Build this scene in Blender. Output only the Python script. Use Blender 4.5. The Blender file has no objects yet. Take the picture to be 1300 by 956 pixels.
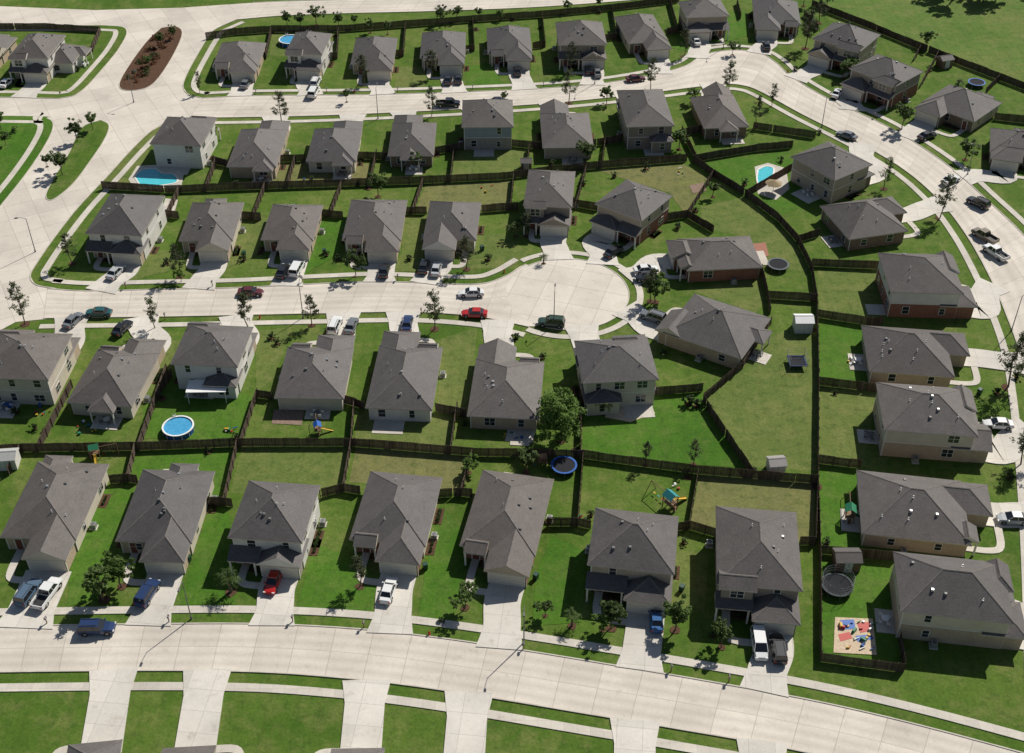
import bpy, math, random
from math import sin, cos, radians, pi, atan2, tan, sqrt
from mathutils import Vector, Matrix
R = random.Random(11)
sc = bpy.context.scene
# ---------------------------------------------------------------- survey
# plan coordinates were read off the oblique aerial picture; G() rectifies a
# picture coordinate on a horizontal plane of height z to metres on the site.
CH, TH, FP = 130.0, radians(39), 1580.0
def G(u, v, z=0.0):
    x = (u-650)/FP; y = (478-v)/FP
    t = (CH-z)/(sin(TH)-y*cos(TH))
    return Vector((x*t, (cos(TH)+y*sin(TH))*t, z))

cam = bpy.data.cameras.new("camera"); co = bpy.data.objects.new("camera", cam)
sc.collection.objects.link(co); sc.camera = co
co.location = (0, 0, CH); co.rotation_euler = (pi/2-TH, 0, 0)
cam.sensor_width = 36; cam.lens = FP/1300*36; cam.clip_end = 8000; cam.clip_start = 1

# ---------------------------------------------------------------- light
SUN_EL, SUN_AZ = radians(45), radians(40)      # azimuth clockwise from +Y
w = bpy.data.worlds.new("World"); sc.world = w; w.use_nodes = True
nt = w.node_tree; bg = nt.nodes['Background']
sky = nt.nodes.new('ShaderNodeTexSky'); sky.sky_type = 'NISHITA'; sky.sun_disc = False
sky.sun_elevation = SUN_EL; sky.sun_rotation = SUN_AZ
nt.links.new(sky.outputs[0], bg.inputs[0]); bg.inputs[1].default_value = 0.06
sl = bpy.data.lights.new("sun", 'SUN'); sl.energy = 5.0; sl.angle = radians(0.45); sl.color = (1, .96, .89)
so = bpy.data.objects.new("sun", sl); sc.collection.objects.link(so)
sd = Vector((sin(SUN_AZ)*cos(SUN_EL), cos(SUN_AZ)*cos(SUN_EL), sin(SUN_EL)))
so.rotation_euler = sd.to_track_quat('Z', 'Y').to_euler(); so.location = (60, 300, 200)
sc.view_settings.view_transform = 'Standard'; sc.view_settings.look = 'None'; sc.view_settings.exposure = 0

# ---------------------------------------------------------------- materials
class NB:
    def __init__(s, name, rough=.8, spec=.3):
        s.m = bpy.data.materials.new(name); s.m.use_nodes = True
        s.t = s.m.node_tree; s.b = s.t.nodes['Principled BSDF']
        s.b.inputs['Roughness'].default_value = rough
        s.b.inputs['Specular IOR Level'].default_value = spec
    def n(s, t, **k):
        x = s.t.nodes.new(t)
        for a, b in k.items(): setattr(x, a, b)
        return x
    def l(s, a, b): s.t.links.new(a, b)
    def noise(s, vec, scale, detail=4, rough=.6):
        x = s.n('ShaderNodeTexNoise'); x.inputs['Scale'].default_value = scale
        x.inputs['Detail'].default_value = detail; x.inputs['Roughness'].default_value = rough
        if vec is not None: s.l(vec, x.inputs['Vector'])
        return x.outputs['Fac']
    def ramp(s, fac, stops):
        x = s.n('ShaderNodeValToRGB'); e = x.color_ramp.elements
        while len(e) < len(stops): e.new(.5)
        for i, (p, c) in enumerate(stops): e[i].position = p; e[i].color = (*c, 1)
        s.l(fac, x.inputs[0]); return x.outputs[0]
    def math(s, op, a, b=None, c=None):
        x = s.n('ShaderNodeMath', operation=op)
        for i, q in enumerate((a, b, c)):
            if q is None: continue
            if isinstance(q, (int, float)): x.inputs[i].default_value = q
            else: s.l(q, x.inputs[i])
        return x.outputs[0]
    def mul(s, col, fac):     # colour * scalar
        x = s.n('ShaderNodeVectorMath', operation='SCALE'); s.l(col, x.inputs[0])
        if isinstance(fac, (int, float)): x.inputs['Scale'].default_value = fac
        else: s.l(fac, x.inputs['Scale'])
        return x.outputs[0]
    def mix(s, f, a, b):
        x = s.n('ShaderNodeMix', data_type='RGBA')
        for q, i in ((f, 0), (a, 6), (b, 7)):
            if isinstance(q, (int, float)): x.inputs[i].default_value = q
            elif isinstance(q, tuple): x.inputs[i].default_value = (*q, 1)
            else: s.l(q, x.inputs[i])
        return x.outputs[2]
    def rng(s, f, a, b):
        x = s.n('ShaderNodeMapRange'); s.l(f, x.inputs[0])
        x.inputs[3].default_value = a; x.inputs[4].default_value = b; return x.outputs[0]
    def base(s, c): s.l(c, s.b.inputs['Base Color'])
    def bump(s, h, st=.3, d=.05):
        x = s.n('ShaderNodeBump'); x.inputs['Strength'].default_value = st; x.inputs['Distance'].default_value = d
        s.l(h, x.inputs['Height']); s.l(x.outputs[0], s.b.inputs['Normal'])
    def pos(s): return s.n('ShaderNodeNewGeometry').outputs['Position']
    def obj(s): return s.n('ShaderNodeTexCoord').outputs['Object']
    def isl(s): return s.n('ShaderNodeNewGeometry').outputs['Random Per Island']
    def rnd(s): return s.n('ShaderNodeObjectInfo').outputs['Random']

def plain(name, c, rough=.7, spec=.3, var=.12, scale=3, metal=0):
    n = NB(name, rough, spec); f = n.noise(n.obj(), scale, 5)
    n.base(n.ramp(f, [(.3, tuple(x*(1-var) for x in c)), (.7, tuple(min(1, x*(1+var)) for x in c))]))
    n.b.inputs['Metallic'].default_value = metal
    return n.m

def grass(name, a, b, c, dry=0.0):
    n = NB(name, .9, .1); p = n.pos()
    big = n.noise(p, .045, 4, .65); med = n.noise(p, .24, 6, .74); fine = n.noise(p, 2.2, 6, .8)
    col = n.ramp(big, [(.36, a), (.5, b), (.64, c)])
    pat = n.ramp(med, [(.47, (0, 0, 0)), (.63, (1, 1, 1))])
    col = n.mix(n.math('MULTIPLY', pat, .5+dry), col, (.185, .19, .062))
    dk = n.ramp(n.noise(p, .7, 5, .7), [(.34, (1, 1, 1)), (.5, (0, 0, 0))])
    col = n.mix(n.math('MULTIPLY', dk, .45), col, (.030, .072, .012))
    # faint mower passes
    mp = n.n('ShaderNodeMapping'); n.l(p, mp.inputs[0]); mp.inputs['Scale'].default_value = (.9, .03, 1)
    st = n.noise(mp.outputs[0], 1.0, 2, .5); col = n.mul(col, n.rng(st, .86, 1.14))
    col = n.mul(col, n.rng(fine, .35, 1.65))
    n.base(col); n.bump(fine, .6, .15); return n.m
M_G = grass("lawn_grass", (.058, .115, .014), (.078, .138, .019), (.104, .155, .028))
M_GL = grass("lush_grass", (.050, .128, .012), (.064, .150, .015), (.080, .160, .020), -.25)
M_GO = grass("olive_grass", (.098, .142, .032), (.116, .156, .038), (.130, .162, .044), .12)
M_GD = grass("dry_grass", (.145, .155, .055), (.16, .16, .06), (.17, .16, .065), .25)
M_FIELD = grass("field_grass", (.085, .150, .026), (.10, .165, .032), (.125, .17, .04), .05)

def concrete(name, base, uv=True, rot=0, size=5.0, stain=.8):
    n = NB(name, .8, .25)
    if uv: v = n.n('ShaderNodeUVMap').outputs[0]
    else:
        mp = n.n('ShaderNodeMapping'); n.l(n.pos(), mp.inputs[0]); mp.inputs['Rotation'].default_value = (0, 0, rot)
        mp.inputs['Scale'].default_value = (1/size, 1/size, 0); v = mp.outputs[0]
    fl = n.n('ShaderNodeVectorMath', operation='FLOOR'); n.l(v, fl.inputs[0])
    wn = n.n('ShaderNodeTexWhiteNoise'); n.l(fl.outputs[0], wn.inputs['Vector'])
    fr = n.n('ShaderNodeVectorMath', operation='FRACTION'); n.l(v, fr.inputs[0])
    sx = n.n('ShaderNodeSeparateXYZ'); n.l(fr.outputs[0], sx.inputs[0])
    jx = n.math('LESS_THAN', sx.outputs[0], .02); jy = n.math('LESS_THAN', sx.outputs[1], .02)
    j = n.math('MAXIMUM', jx, jy)
    p = n.pos(); big = n.noise(p, .10, 6, .65); fine = n.noise(p, 2.5, 6, .7)
    col = n.ramp(big, [(.3, tuple(x*.82 for x in base)), (.7, tuple(x*1.08 for x in base))])
    col = n.mul(col, n.rng(wn.outputs['Value'], .92, 1.05)); col = n.mul(col, n.rng(fine, .84, 1.14))
    # oil and tyre staining
    st = n.ramp(n.noise(p, .5, 6, .75), [(.56, (1, 1, 1)), (.74, (.74, .71, .68))])
    mm = n.n('ShaderNodeMix', data_type='RGBA', blend_type='MULTIPLY'); mm.inputs[0].default_value = stain
    n.l(col, mm.inputs[6]); n.l(st, mm.inputs[7]); col = mm.outputs[2]
    if uv:
        a = n.math('SUBTRACT', sx.outputs[1], .5); a = n.math('ABSOLUTE', a)
        a = n.math('SUBTRACT', a, .2); a = n.math('ABSOLUTE', a)
        t = n.n('ShaderNodeMapRange'); n.l(a, t.inputs[0]); t.inputs[1].default_value = 0; t.inputs[2].default_value = .18
        t.inputs[3].default_value = .88; t.inputs[4].default_value = 1.0; col = n.mul(col, t.outputs[0])
    col = n.mix(n.math('MULTIPLY', j, .42), col, (.19, .165, .135))
    n.base(col); n.bump(fine, .15, .02); return n.m
M_ROAD = concrete("road_concrete", (.64, .58, .495))
M_ROADW = concrete("boulevard_concrete", (.62, .565, .485), False, radians(-28), 5.5)
M_WALK = concrete("walk_concrete", (.57, .525, .45), False, 0, 1.6)
M_DRIVE = concrete("driveway_concrete", (.62, .58, .51), False, radians(6), 3.2, 1.0)
M_KERB = plain("kerb_concrete", (.52, .475, .405), .85, .2, .15, .6)

def shingle():
    n = NB("roof_shingles", .66, .32); o = n.obj()
    f1 = n.noise(o, .35, 6, .7); f2 = n.noise(o, 3.6, 6, .9)
    mp = n.n('ShaderNodeMapping'); n.l(o, mp.inputs[0]); mp.inputs['Scale'].default_value = (1, 1, 9)
    f3 = n.noise(mp.outputs[0], 1.1, 3, .6)
    mp2 = n.n('ShaderNodeMapping'); n.l(o, mp2.inputs[0]); mp2.inputs['Scale'].default_value = (2.2, 2.2, .2)
    f4 = n.noise(mp2.outputs[0], 1.0, 4, .7)
    r = n.rnd()
    ca = n.ramp(r, [(0, (.098, .088, .083)), (.2, (.122, .107, .098)), (.4, (.094, .087, .085)), (.6, (.136, .121, .112)), (.8, (.108, .098, .093)), (1, (.128, .110, .098))])
    c = n.mul(ca, n.rng(f1, .62, 1.36)); c = n.mul(c, n.rng(f2, .30, 1.70)); c = n.mul(c, n.rng(f3, .78, 1.22)); c = n.mul(c, n.rng(f4, .82, 1.18))
    n.base(c); n.bump(f2, .7, .06); return n.m
M_ROOF = shingle()
M_CAP = plain("ridge_cap", (.155, .138, .126), .8, .2, .25, 2)
def brick(name, a, b, mortar):
    n = NB(name, .9, .15); o = n.obj()
    mp = n.n('ShaderNodeMapping'); n.l(o, mp.inputs[0]); mp.inputs['Scale'].default_value = (3.5, 3.5, 11)
    f = n.noise(mp.outputs[0], 1.3, 2, .5); g = n.noise(o, .6, 4)
    c = n.ramp(f, [(.35, a), (.55, b), (.72, mortar)]); n.base(n.mul(c, n.rng(g, .8, 1.2))); return n.m
M_BR = [brick("red_brick", (.22, .095, .065), (.29, .13, .085), (.36, .25, .19)),
        brick("tan_brick", (.38, .29, .20), (.46, .36, .26), (.52, .44, .34)),
        brick("brown_brick", (.17, .115, .08), (.24, .17, .12), (.34, .27, .21)),
        brick("grey_brick", (.26, .23, .20), (.34, .295, .255), (.43, .38, .33))]
def siding(name, c):
    n = NB(name, .6, .3); o = n.obj(); s = n.n('ShaderNodeSeparateXYZ'); n.l(o, s.inputs[0])
    fr = n.math('FRACT', n.math('MULTIPLY', s.outputs[2], 5.0))
    l = n.math('LESS_THAN', fr, .16); g = n.noise(o, .7, 4)
    col = n.mul(n.ramp(g, [(.3, tuple(x*.86 for x in c)), (.7, c)]), n.math('SUBTRACT', 1.0, n.math('MULTIPLY', l, .25)))
    n.base(col); return n.m
M_SD = [siding("cream_siding", (.64, .57, .455)), siding("white_siding", (.72, .69, .63)),
        siding("tan_siding", (.46, .38, .29)), siding("blue_grey_siding", (.33, .37, .40)), siding("taupe_siding", (.31, .26, .21))]
M_TRIM = plain("white_trim", (.70, .67, .61), .5, .4, .06)
M_FASC = plain("fascia_trim", (.48, .43, .365), .6, .3, .1)
M_GLASS = NB("window_glass", .08, .7); M_GLASS.b.inputs['Base Color'].default_value = (.025, .03, .036, 1); M_GLASS = M_GLASS.m
M_GAR = plain("garage_paint", (.62, .575, .50), .55, .4, .06)
M_DOOR = plain("front_door_paint", (.16, .05, .03), .5, .4, .2)
M_METAL = plain("galvanised_metal", (.42, .42, .42), .4, .5, .15, 3, .6)
M_POLE = plain("pole_metal", (.14, .14, .135), .5, .4, .1)
M_WHITE = plain("white_paint", (.78, .77, .74), .5, .4, .05)
def fence_mat():
    n = NB("weathered_wood", .9, .1)
    c = n.ramp(n.isl(), [(0, (.062, .046, .035)), (.5, (.094, .069, .052)), (1, (.135, .104, .082))])
    n.base(n.mul(c, n.rng(n.noise(n.pos(), .15, 5, .7), .55, 1.5))); return n.m
M_FENCE = fence_mat()
M_MULCH = plain("mulch", (.095, .055, .035), .95, .05, .45, 4)
def leafmat(name, a, b, c):
    n = NB(name, .6, .25)
    col = n.ramp(n.isl(), [(0, a), (.55, b), (1, c)])
    col = n.mul(col, n.rng(n.rnd(), .78, 1.25)); col = n.mul(col, n.rng(n.noise(n.obj(), .9, 3), .65, 1.35)); n.base(col)
    tr = n.n('ShaderNodeBsdfTranslucent'); n.l(col, tr.inputs[0])
    ms = n.n('ShaderNodeMixShader'); ms.inputs[0].default_value = .38
    n.l(n.b.outputs[0], ms.inputs[1]); n.l(tr.outputs[0], ms.inputs[2])
    n.l(ms.outputs[0], n.t.nodes['Material Output'].inputs[0]); return n.m
M_LEAF = leafmat("broadleaf_foliage", (.040, .072, .014), (.074, .120, .026), (.115, .17, .04))
M_LEAFB = leafmat("bright_foliage", (.055, .105, .014), (.095, .165, .026), (.145, .225, .045))
M_PINE = leafmat("pine_foliage", (.042, .060, .024), (.074, .096, .038), (.12, .135, .06))
M_SHRUB = leafmat("shrub_foliage", (.026, .048, .012), (.048, .080, .020), (.085, .12, .034))
M_RED = leafmat("red_flower_foliage", (.14, .03, .02), (.16, .07, .035), (.07, .08, .025))
M_BARK = plain("bark", (.15, .11, .085), .9, .1, .3, 4)

# ---------------------------------------------------------------- mesh helper
class MB:
    def __init__(s): s.v = []; s.f = []; s.m = []; s.uv = []
    def face(s, pts, m=0, uv=None):
        b = len(s.v); s.v += [tuple(p) for p in pts]; s.f.append(tuple(range(b, b+len(pts)))); s.m.append(m); s.uv.append(uv)
    def raw(s, vs, fs, m=0):
        b = len(s.v); s.v += [tuple(p) for p in vs]
        for f in fs: s.f.append(tuple(i+b for i in f)); s.m.append(m); s.uv.append(None)
    def box(s, x0, x1, y0, y1, z0, z1, m=0, M=None, taper=0):
        t = taper
        vs = [(x0, y0, z0), (x1, y0, z0), (x1, y1, z0), (x0, y1, z0), (x0+t, y0+t, z1), (x1-t, y0+t, z1), (x1-t, y1-t, z1), (x0+t, y1-t, z1)]
        if M is not None: vs = [M @ Vector(q) for q in vs]
        s.raw(vs, [(0, 3, 2, 1), (4, 5, 6, 7), (0, 1, 5, 4), (1, 2, 6, 5), (2, 3, 7, 6), (3, 0, 4, 7)], m)
    def tube(s, a, b, r0, r1, n=8, m=0, caps=True):
        a = Vector(a); b = Vector(b); d = (b-a).normalized()
        q = d.to_track_quat('Z', 'Y'); vs = []
        for c, r in ((a, r0), (b, r1)):
            for i in range(n):
                vs.append(c + q @ Vector((cos(2*pi*i/n)*r, sin(2*pi*i/n)*r, 0)))
        fs = [(i, (i+1) % n, n+(i+1) % n, n+i) for i in range(n)]
        if caps: fs += [tuple(range(n-1, -1, -1)), tuple(range(n, 2*n))]
        s.raw(vs, fs, m)
    def obj(s, name, mats, parent=None, loc=(0, 0, 0), rz=0, smooth=False):
        me = s.mesh(name, mats, smooth); return inst(name, me, loc, rz, 1, parent)
    def mesh(s, name, mats, smooth=False):
        me = bpy.data.meshes.new(name); me.from_pydata(s.v, [], s.f)
        for m in mats: me.materials.append(m)
        me.polygons.foreach_set('material_index', s.m)
        if smooth: me.polygons.foreach_set('use_smooth', [True]*len(s.f))
        if any(u is not None for u in s.uv):
            ul = me.uv_layers.new(name="UVMap"); k = 0
            for f, u in zip(s.f, s.uv):
                for i in range(len(f)):
                    ul.data[k].uv = u[i] if u else (0, 0); k += 1
        me.update(); return me
def inst(name, me, loc=(0, 0, 0), rz=0, scale=1, parent=None, rx=0, ry=0):
    o = bpy.data.objects.new(name, me); sc.collection.objects.link(o)
    o.location = loc; o.rotation_euler = (rx, ry, rz)
    o.scale = (scale,)*3 if isinstance(scale, (int, float)) else scale
    if parent: o.parent = parent
    return o

def smooth(pts, n=8):
    out = []; P = [pts[0]*2-pts[1]]+pts+[pts[-1]*2-pts[-2]]
    for i in range(1, len(P)-2):
        for k in range(n):
            t = k/n; a, b, c, d = P[i-1:i+3]
            out.append(.5*((2*b)+(c-a)*t+(2*a-5*b+4*c-d)*t*t+(3*b-a-3*c+d)*t**3))
    out.append(pts[-1]); return out
def px(l, sm=0, z=0):
    p = [G(a, b, z) for a, b in l]; return smooth(p, sm) if sm else p
def resample(p, n):
    L = [0]
    for a, b in zip(p, p[1:]): L.append(L[-1]+(b-a).length)
    out = []; j = 0
    for i in range(n):
        s = L[-1]*i/(n-1)
        while j < len(p)-2 and L[j+1] < s: j += 1
        t = (s-L[j])/max(1e-6, L[j+1]-L[j]); out.append(p[j].lerp(p[j+1], t))
    return out
def length(p): return sum((b-a).length for a, b in zip(p, p[1:]))
def offset(p, o):
    out = []
    for i, q in enumerate(p):
        d = (p[min(i+1, len(p)-1)]-p[max(i-1, 0)]); d.z = 0; d.normalize()
        out.append(q+Vector((-d.y, d.x, 0))*o)
    return out
def ribbon(mb, p, o0, o1, z0, z1, m=0):
    a = offset(p, o0); b = offset(p, o1)
    for i in range(len(p)-1):
        q = [a[i], a[i+1], b[i+1], b[i]]
        T = [Vector((k.x, k.y, z1)) for k in q]; B = [Vector((k.x, k.y, z0)) for k in q]
        up = (T[1]-T[0]).cross(T[3]-T[0]).z > 0
        mb.face(T if up else T[::-1], m); mb.face([B[0], B[1], T[1], T[0]], m); mb.face([B[2], B[3], T[3], T[2]], m)
    for i in (0, len(p)-1):
        mb.face([(a[i].x, a[i].y, z0), (b[i].x, b[i].y, z0), (b[i].x, b[i].y, z1), (a[i].x, a[i].y, z1)], m)
def sheet(name, pts, z, mat, h=0):
    mb = MB(); pts = [Vector((p.x, p.y, z)) for p in pts]
    A = sum(a.x*b.y-b.x*a.y for a, b in zip(pts, pts[1:]+pts[:1]))
    if A < 0: pts = pts[::-1]
    mb.face(pts)
    if h:
        for a, b in zip(pts, pts[1:]+pts[:1]): mb.face([a, a-Vector((0, 0, h)), b-Vector((0, 0, h)), b])
    return mb.obj(name, [mat])

# ---------------------------------------------------------------- ground & roads
mb = MB(); S = 4000
mb.face([(-S, -S, -.02), (S, -S, -.02), (S, S, -.02), (-S, S, -.02)]); mb.obj("ground", [M_G])
def road(name, A, B, z=.05, mat=None, lanes=2):
    a = px(A, 8); b = px(B, 8); n = int(length(a)/1.2)+2; a = resample(a, n); b = resample(b, n)
    mb = MB(); s = 0
    for i in range(n-1):
        ds = ((a[i+1]-a[i]).length+(b[i+1]-b[i]).length)/2
        q = [a[i], b[i], b[i+1], a[i+1]]; q = [Vector((k.x, k.y, z)) for k in q]
        uv = [(s/5, lanes), (s/5, 0), ((s+ds)/5, 0), ((s+ds)/5, lanes)]
        if (q[1]-q[0]).cross(q[2]-q[0]).z < 0: q = q[::-1]; uv = uv[::-1]
        mb.face(q, 0, uv); s += ds
    mb.obj(name, [mat or M_ROAD]); return a, b
A_T = [(-160, 800), (0, 796), (200, 793), (330, 793), (450, 799), (560, 811), (680, 829), (800, 849), (900, 866), (1040, 892), (1180, 925), (1400, 985)]
A_B = [(-170, 857), (0, 853), (200, 851), (330, 853), (430, 860), (520, 870), (620, 885), (740, 905), (860, 925), (1000, 950), (1150, 985), (1380, 1055)]
road("road", A_T, A_B)
B_T = [(60, 367), (110, 370), (200, 368), (300, 366), (400, 361), (480, 358), (560, 361), (610, 361), (640, 352), (668, 336), (700, 350)]
B_B = [(55, 404), (110, 403), (200, 402), (300, 400), (400, 398), (520, 396), (600, 401), (640, 408), (672, 415), (700, 410)]
road("road", B_T, B_B, .054)
D_T = [(258, 125), (330, 122), (500, 120), (700, 112), (800, 101), (865, 86), (888, 73), (905, 67), (935, 64), (965, 68), (985, 80), (1005, 98), (1050, 125), (1130, 163), (1200, 208), (1250, 252), (1300, 300), (1345, 360), (1380, 440), (1400, 560), (1415, 700), (1430, 900)]
D_B = [(240, 150), (400, 147), (560, 140), (700, 131), (800, 121), (880, 111), (915, 107), (940, 108), (965, 116), (1020, 146), (1090, 181), (1150, 217), (1195, 257), (1228, 300), (1256, 350), (1278, 400), (1298, 460), (1313, 560), (1325, 700), (1335, 900)]
road("road", D_T, D_B, .054)
T_B = [(300, 25), (360, 20), (440, 17), (560, 14), (700, 8), (860, -5), (1000, -20)]
T_T = [(320, 4), (360, 2), (440, 0), (560, -3), (700, -9), (860, -22), (1000, -38)]
road("road", T_T, T_B, .054)
CC = G(720, 372); CR = 11.1
ring = [CC+Vector((cos(a)*CR, sin(a)*CR, 0)) for a in [2*pi*i/64 for i in range(64)]]
sheet("cul_de_sac_pavement", ring, .06, concrete("cul_de_sac_concrete", (.64, .585, .50), False, .3, 5.5))
C_R = [(262, 150), (240, 151), (215, 154), (190, 168), (165, 192), (135, 225), (100, 262), (70, 300), (47, 333), (38, 350), (45, 362), (70, 367)]
C = [(-300, 6), (0, 8), (120, 13), (230, 10), (330, 3), (350, 20), (300, 25), (272, 38), (262, 50), (250, 70), (238, 92), (232, 110), (240, 122), (262, 125)] + C_R + [(70, 404), (20, 409), (-10, 425), (-60, 470), (-120, 560), (-300, 560)]
sheet("boulevard", px(C), .044, M_ROADW)

kerb = MB(); walk = MB()
def kerbline(l, side, sw=True, sm=8, z=.14, off=1.9):
    p = px(l, sm); ribbon(kerb, p, 0, .17*side, 0, z)
    if sw: ribbon(walk, p, off*side, (off+1.25)*side, -.02, .10)
kerbline(A_T, 1); kerbline(A_B, -1)
kerbline(B_T[:-1], 1, True); kerbline(B_B[:-1], -1)
kerbline(D_T, 1); kerbline(D_B, -1); kerbline(T_T, 1); kerbline(T_B, -1, False)
kerbline(C_R[1:], 1); kerbline([(300, 25), (272, 38), (262, 50), (250, 70), (238, 92), (232, 110), (240, 121), (258, 125)], 1)
def ang(u, v): d = G(u, v)-CC; return atan2(d.y, d.x)
a0 = ang(668, 336); a1 = ang(672, 415)
if a1 < 0: a1 += 2*pi
a1 -= 2*pi
arc = [CC+Vector((cos(a0+(a1-a0)*i/60)*CR, sin(a0+(a1-a0)*i/60)*CR, 0)) for i in range(61)]
ribbon(kerb, arc, 0, .16, 0, .13); ribbon(walk, arc, 1.5, 2.7, 0, .1)
def block(name, l, mat, sw=False, sm=6, close=True, h=.12):
    p = px(l+[l[0]], sm)[:-1]
    A = sum(a.x*b.y-b.x*a.y for a, b in zip(p, p[1:]+p[:1]))
    if A < 0: p = p[::-1]
    sheet(name, p, h, mat, h); q = p+[p[0]]; ribbon(kerb, q, -.16, 0, 0, h+.02)
    if sw: ribbon(walk, q, sw, sw+1.25, 0, h+.025)
block("lawn", [(-260, 32), (60, 33), (135, 33), (160, 38), (152, 60), (128, 90), (104, 115), (82, 124), (30, 124), (-260, 112)], M_G, 2.0)
block("lawn", [(-260, 146), (30, 148), (60, 151), (67, 162), (55, 188), (32, 222), (5, 256), (-40, 310), (-160, 420), (-260, 430)], M_GL, 2.0)
block("median_lawn", [(128, 153), (138, 160), (132, 178), (112, 208), (92, 234), (68, 253), (59, 250), (66, 232), (88, 195), (104, 163)], M_G)
block("median_flower_bed", [(205, 36), (222, 34), (231, 42), (222, 66), (202, 98), (185, 112), (160, 115), (152, 107), (164, 84), (186, 54)], M_MULCH)
kerb.obj("kerb", [M_KERB])

# yard patches, each laid a little above the previous one
Y = [(M_GO, [(308, 568), (448, 568), (437, 622), (402, 632), (292, 626)]), (M_GD, [(452, 568), (598, 579), (584, 626), (540, 618), (443, 612)]),
     (M_GL, [(175, 572), (300, 568), (286, 612), (164, 606)]), (M_GD, [(888, 603), (1035, 613), (1033, 690), (876, 668)]),
     (M_GO, [(955, 440), (1036, 400), (1038, 480), (1036, 598), (958, 594), (907, 530), (892, 508)]),
     (M_G, [(742, 583), (884, 602), (873, 667), (735, 662)]), (M_GL, [(1040, 404), (1098, 412), (1112, 495), (1040, 486)]),
     (M_GO, [(1040, 490), (1115, 499), (1095, 592), (1039, 586)]), (M_GL, [(1040, 592), (1092, 596), (1135, 708), (1042, 698)]),
     (M_GO, [(890, 262), (945, 250), (1008, 306), (1028, 345), (975, 340), (950, 300), (890, 290)]), (M_GO, [(905, 362), (970, 345), (974, 376), (960, 398), (880, 370)]),
     (M_GO, [(575, 342), (650, 340), (672, 322), (640, 296), (606, 300), (590, 320)]), (M_GO, [(578, 192), (670, 190), (668, 220), (572, 230)]),
     (M_GD, [(650, 229), (540, 236), (526, 270), (645, 266)]), (M_G, [(340, 505), (446, 515), (443, 562), (312, 558)]), (M_GO, [(452, 520), (578, 530), (571, 574), (450, 563)]),
     (M_GL, [(182, 520), (215, 470), (325, 505), (309, 560), (180, 556)]), (M_GO, [(345, 42), (428, 42), (428, 70), (342, 72)]),
     (M_GL, [(740, 500), (890, 500), (950, 595), (740, 578)]), (M_GL, [(1042, 712), (1130, 718), (1145, 850), (1042, 836)]),
     (M_GL, [(880, 208), (1000, 192), (1036, 255), (985, 276), (905, 224)]), (M_GO, [(1037, 342), (1112, 344), (1125, 408), (1040, 400)]),
     (M_GO, [(560, 430), (606, 415), (596, 530), (555, 525)]), (M_GO, [(325, 420), (372, 415), (348, 480), (325, 500)]),
     (M_GO, [(228, 318), (213, 345), (170, 355), (185, 318)]), (M_GD, [(756, 216), (868, 209), (900, 227), (870, 272), (850, 245)]),
     (M_GD, [(340, 207), (470, 208), (468, 232), (335, 236)]),
     (M_GL, [(700, 680), (745, 700), (738, 790), (675, 795), (680, 730)]), (M_GL, [(560, 640), (600, 690), (575, 790), (530, 790), (540, 720)]),
     (M_GL, [(400, 690), (440, 705), (488, 740), (468, 782), (375, 776)]), (M_GL, [(275, 600), (300, 690), (300, 768), (225, 768), (250, 700)]),
     (M_GO, [(205, 435), (238, 430), (212, 480), (175, 520)]), (M_GO, [(845, 700), (900, 700), (895, 780), (848, 770)]), (M_GO, [(208, 152), (190, 190), (165, 240), (120, 238), (150, 200)]),
     (M_GL, [(862, 25), (846, 60), (880, 66), (950, 45), (946, 15)]), (M_GO, [(505, 85), (540, 85), (540, 112), (500, 112)]), (M_GL, [(590, 85), (622, 80), (640, 108), (592, 110)]),
     (M_GO, [(310, 275), (345, 275), (325, 325), (275, 345), (285, 325)]), (M_GO, [(510, 275), (545, 275), (535, 345), (500, 345), (510, 320)]), (M_GL, [(410, 275), (446, 275), (432, 320), (385, 350), (395, 320)]),
     (M_GL, [(130, 620), (180, 620), (140, 700), (130, 760), (85, 770), (90, 720)])]
for i, (m, l) in enumerate(Y): sheet("lawn", px(l), -.016+.0013*i, m)
sheet("field", px([(1040, 5), (1100, 30), (1160, 55), (1230, 80), (1300, 106), (1500, 180), (1900, 100), (1700, -120), (1040, -110)]), .0, M_FIELD)

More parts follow.
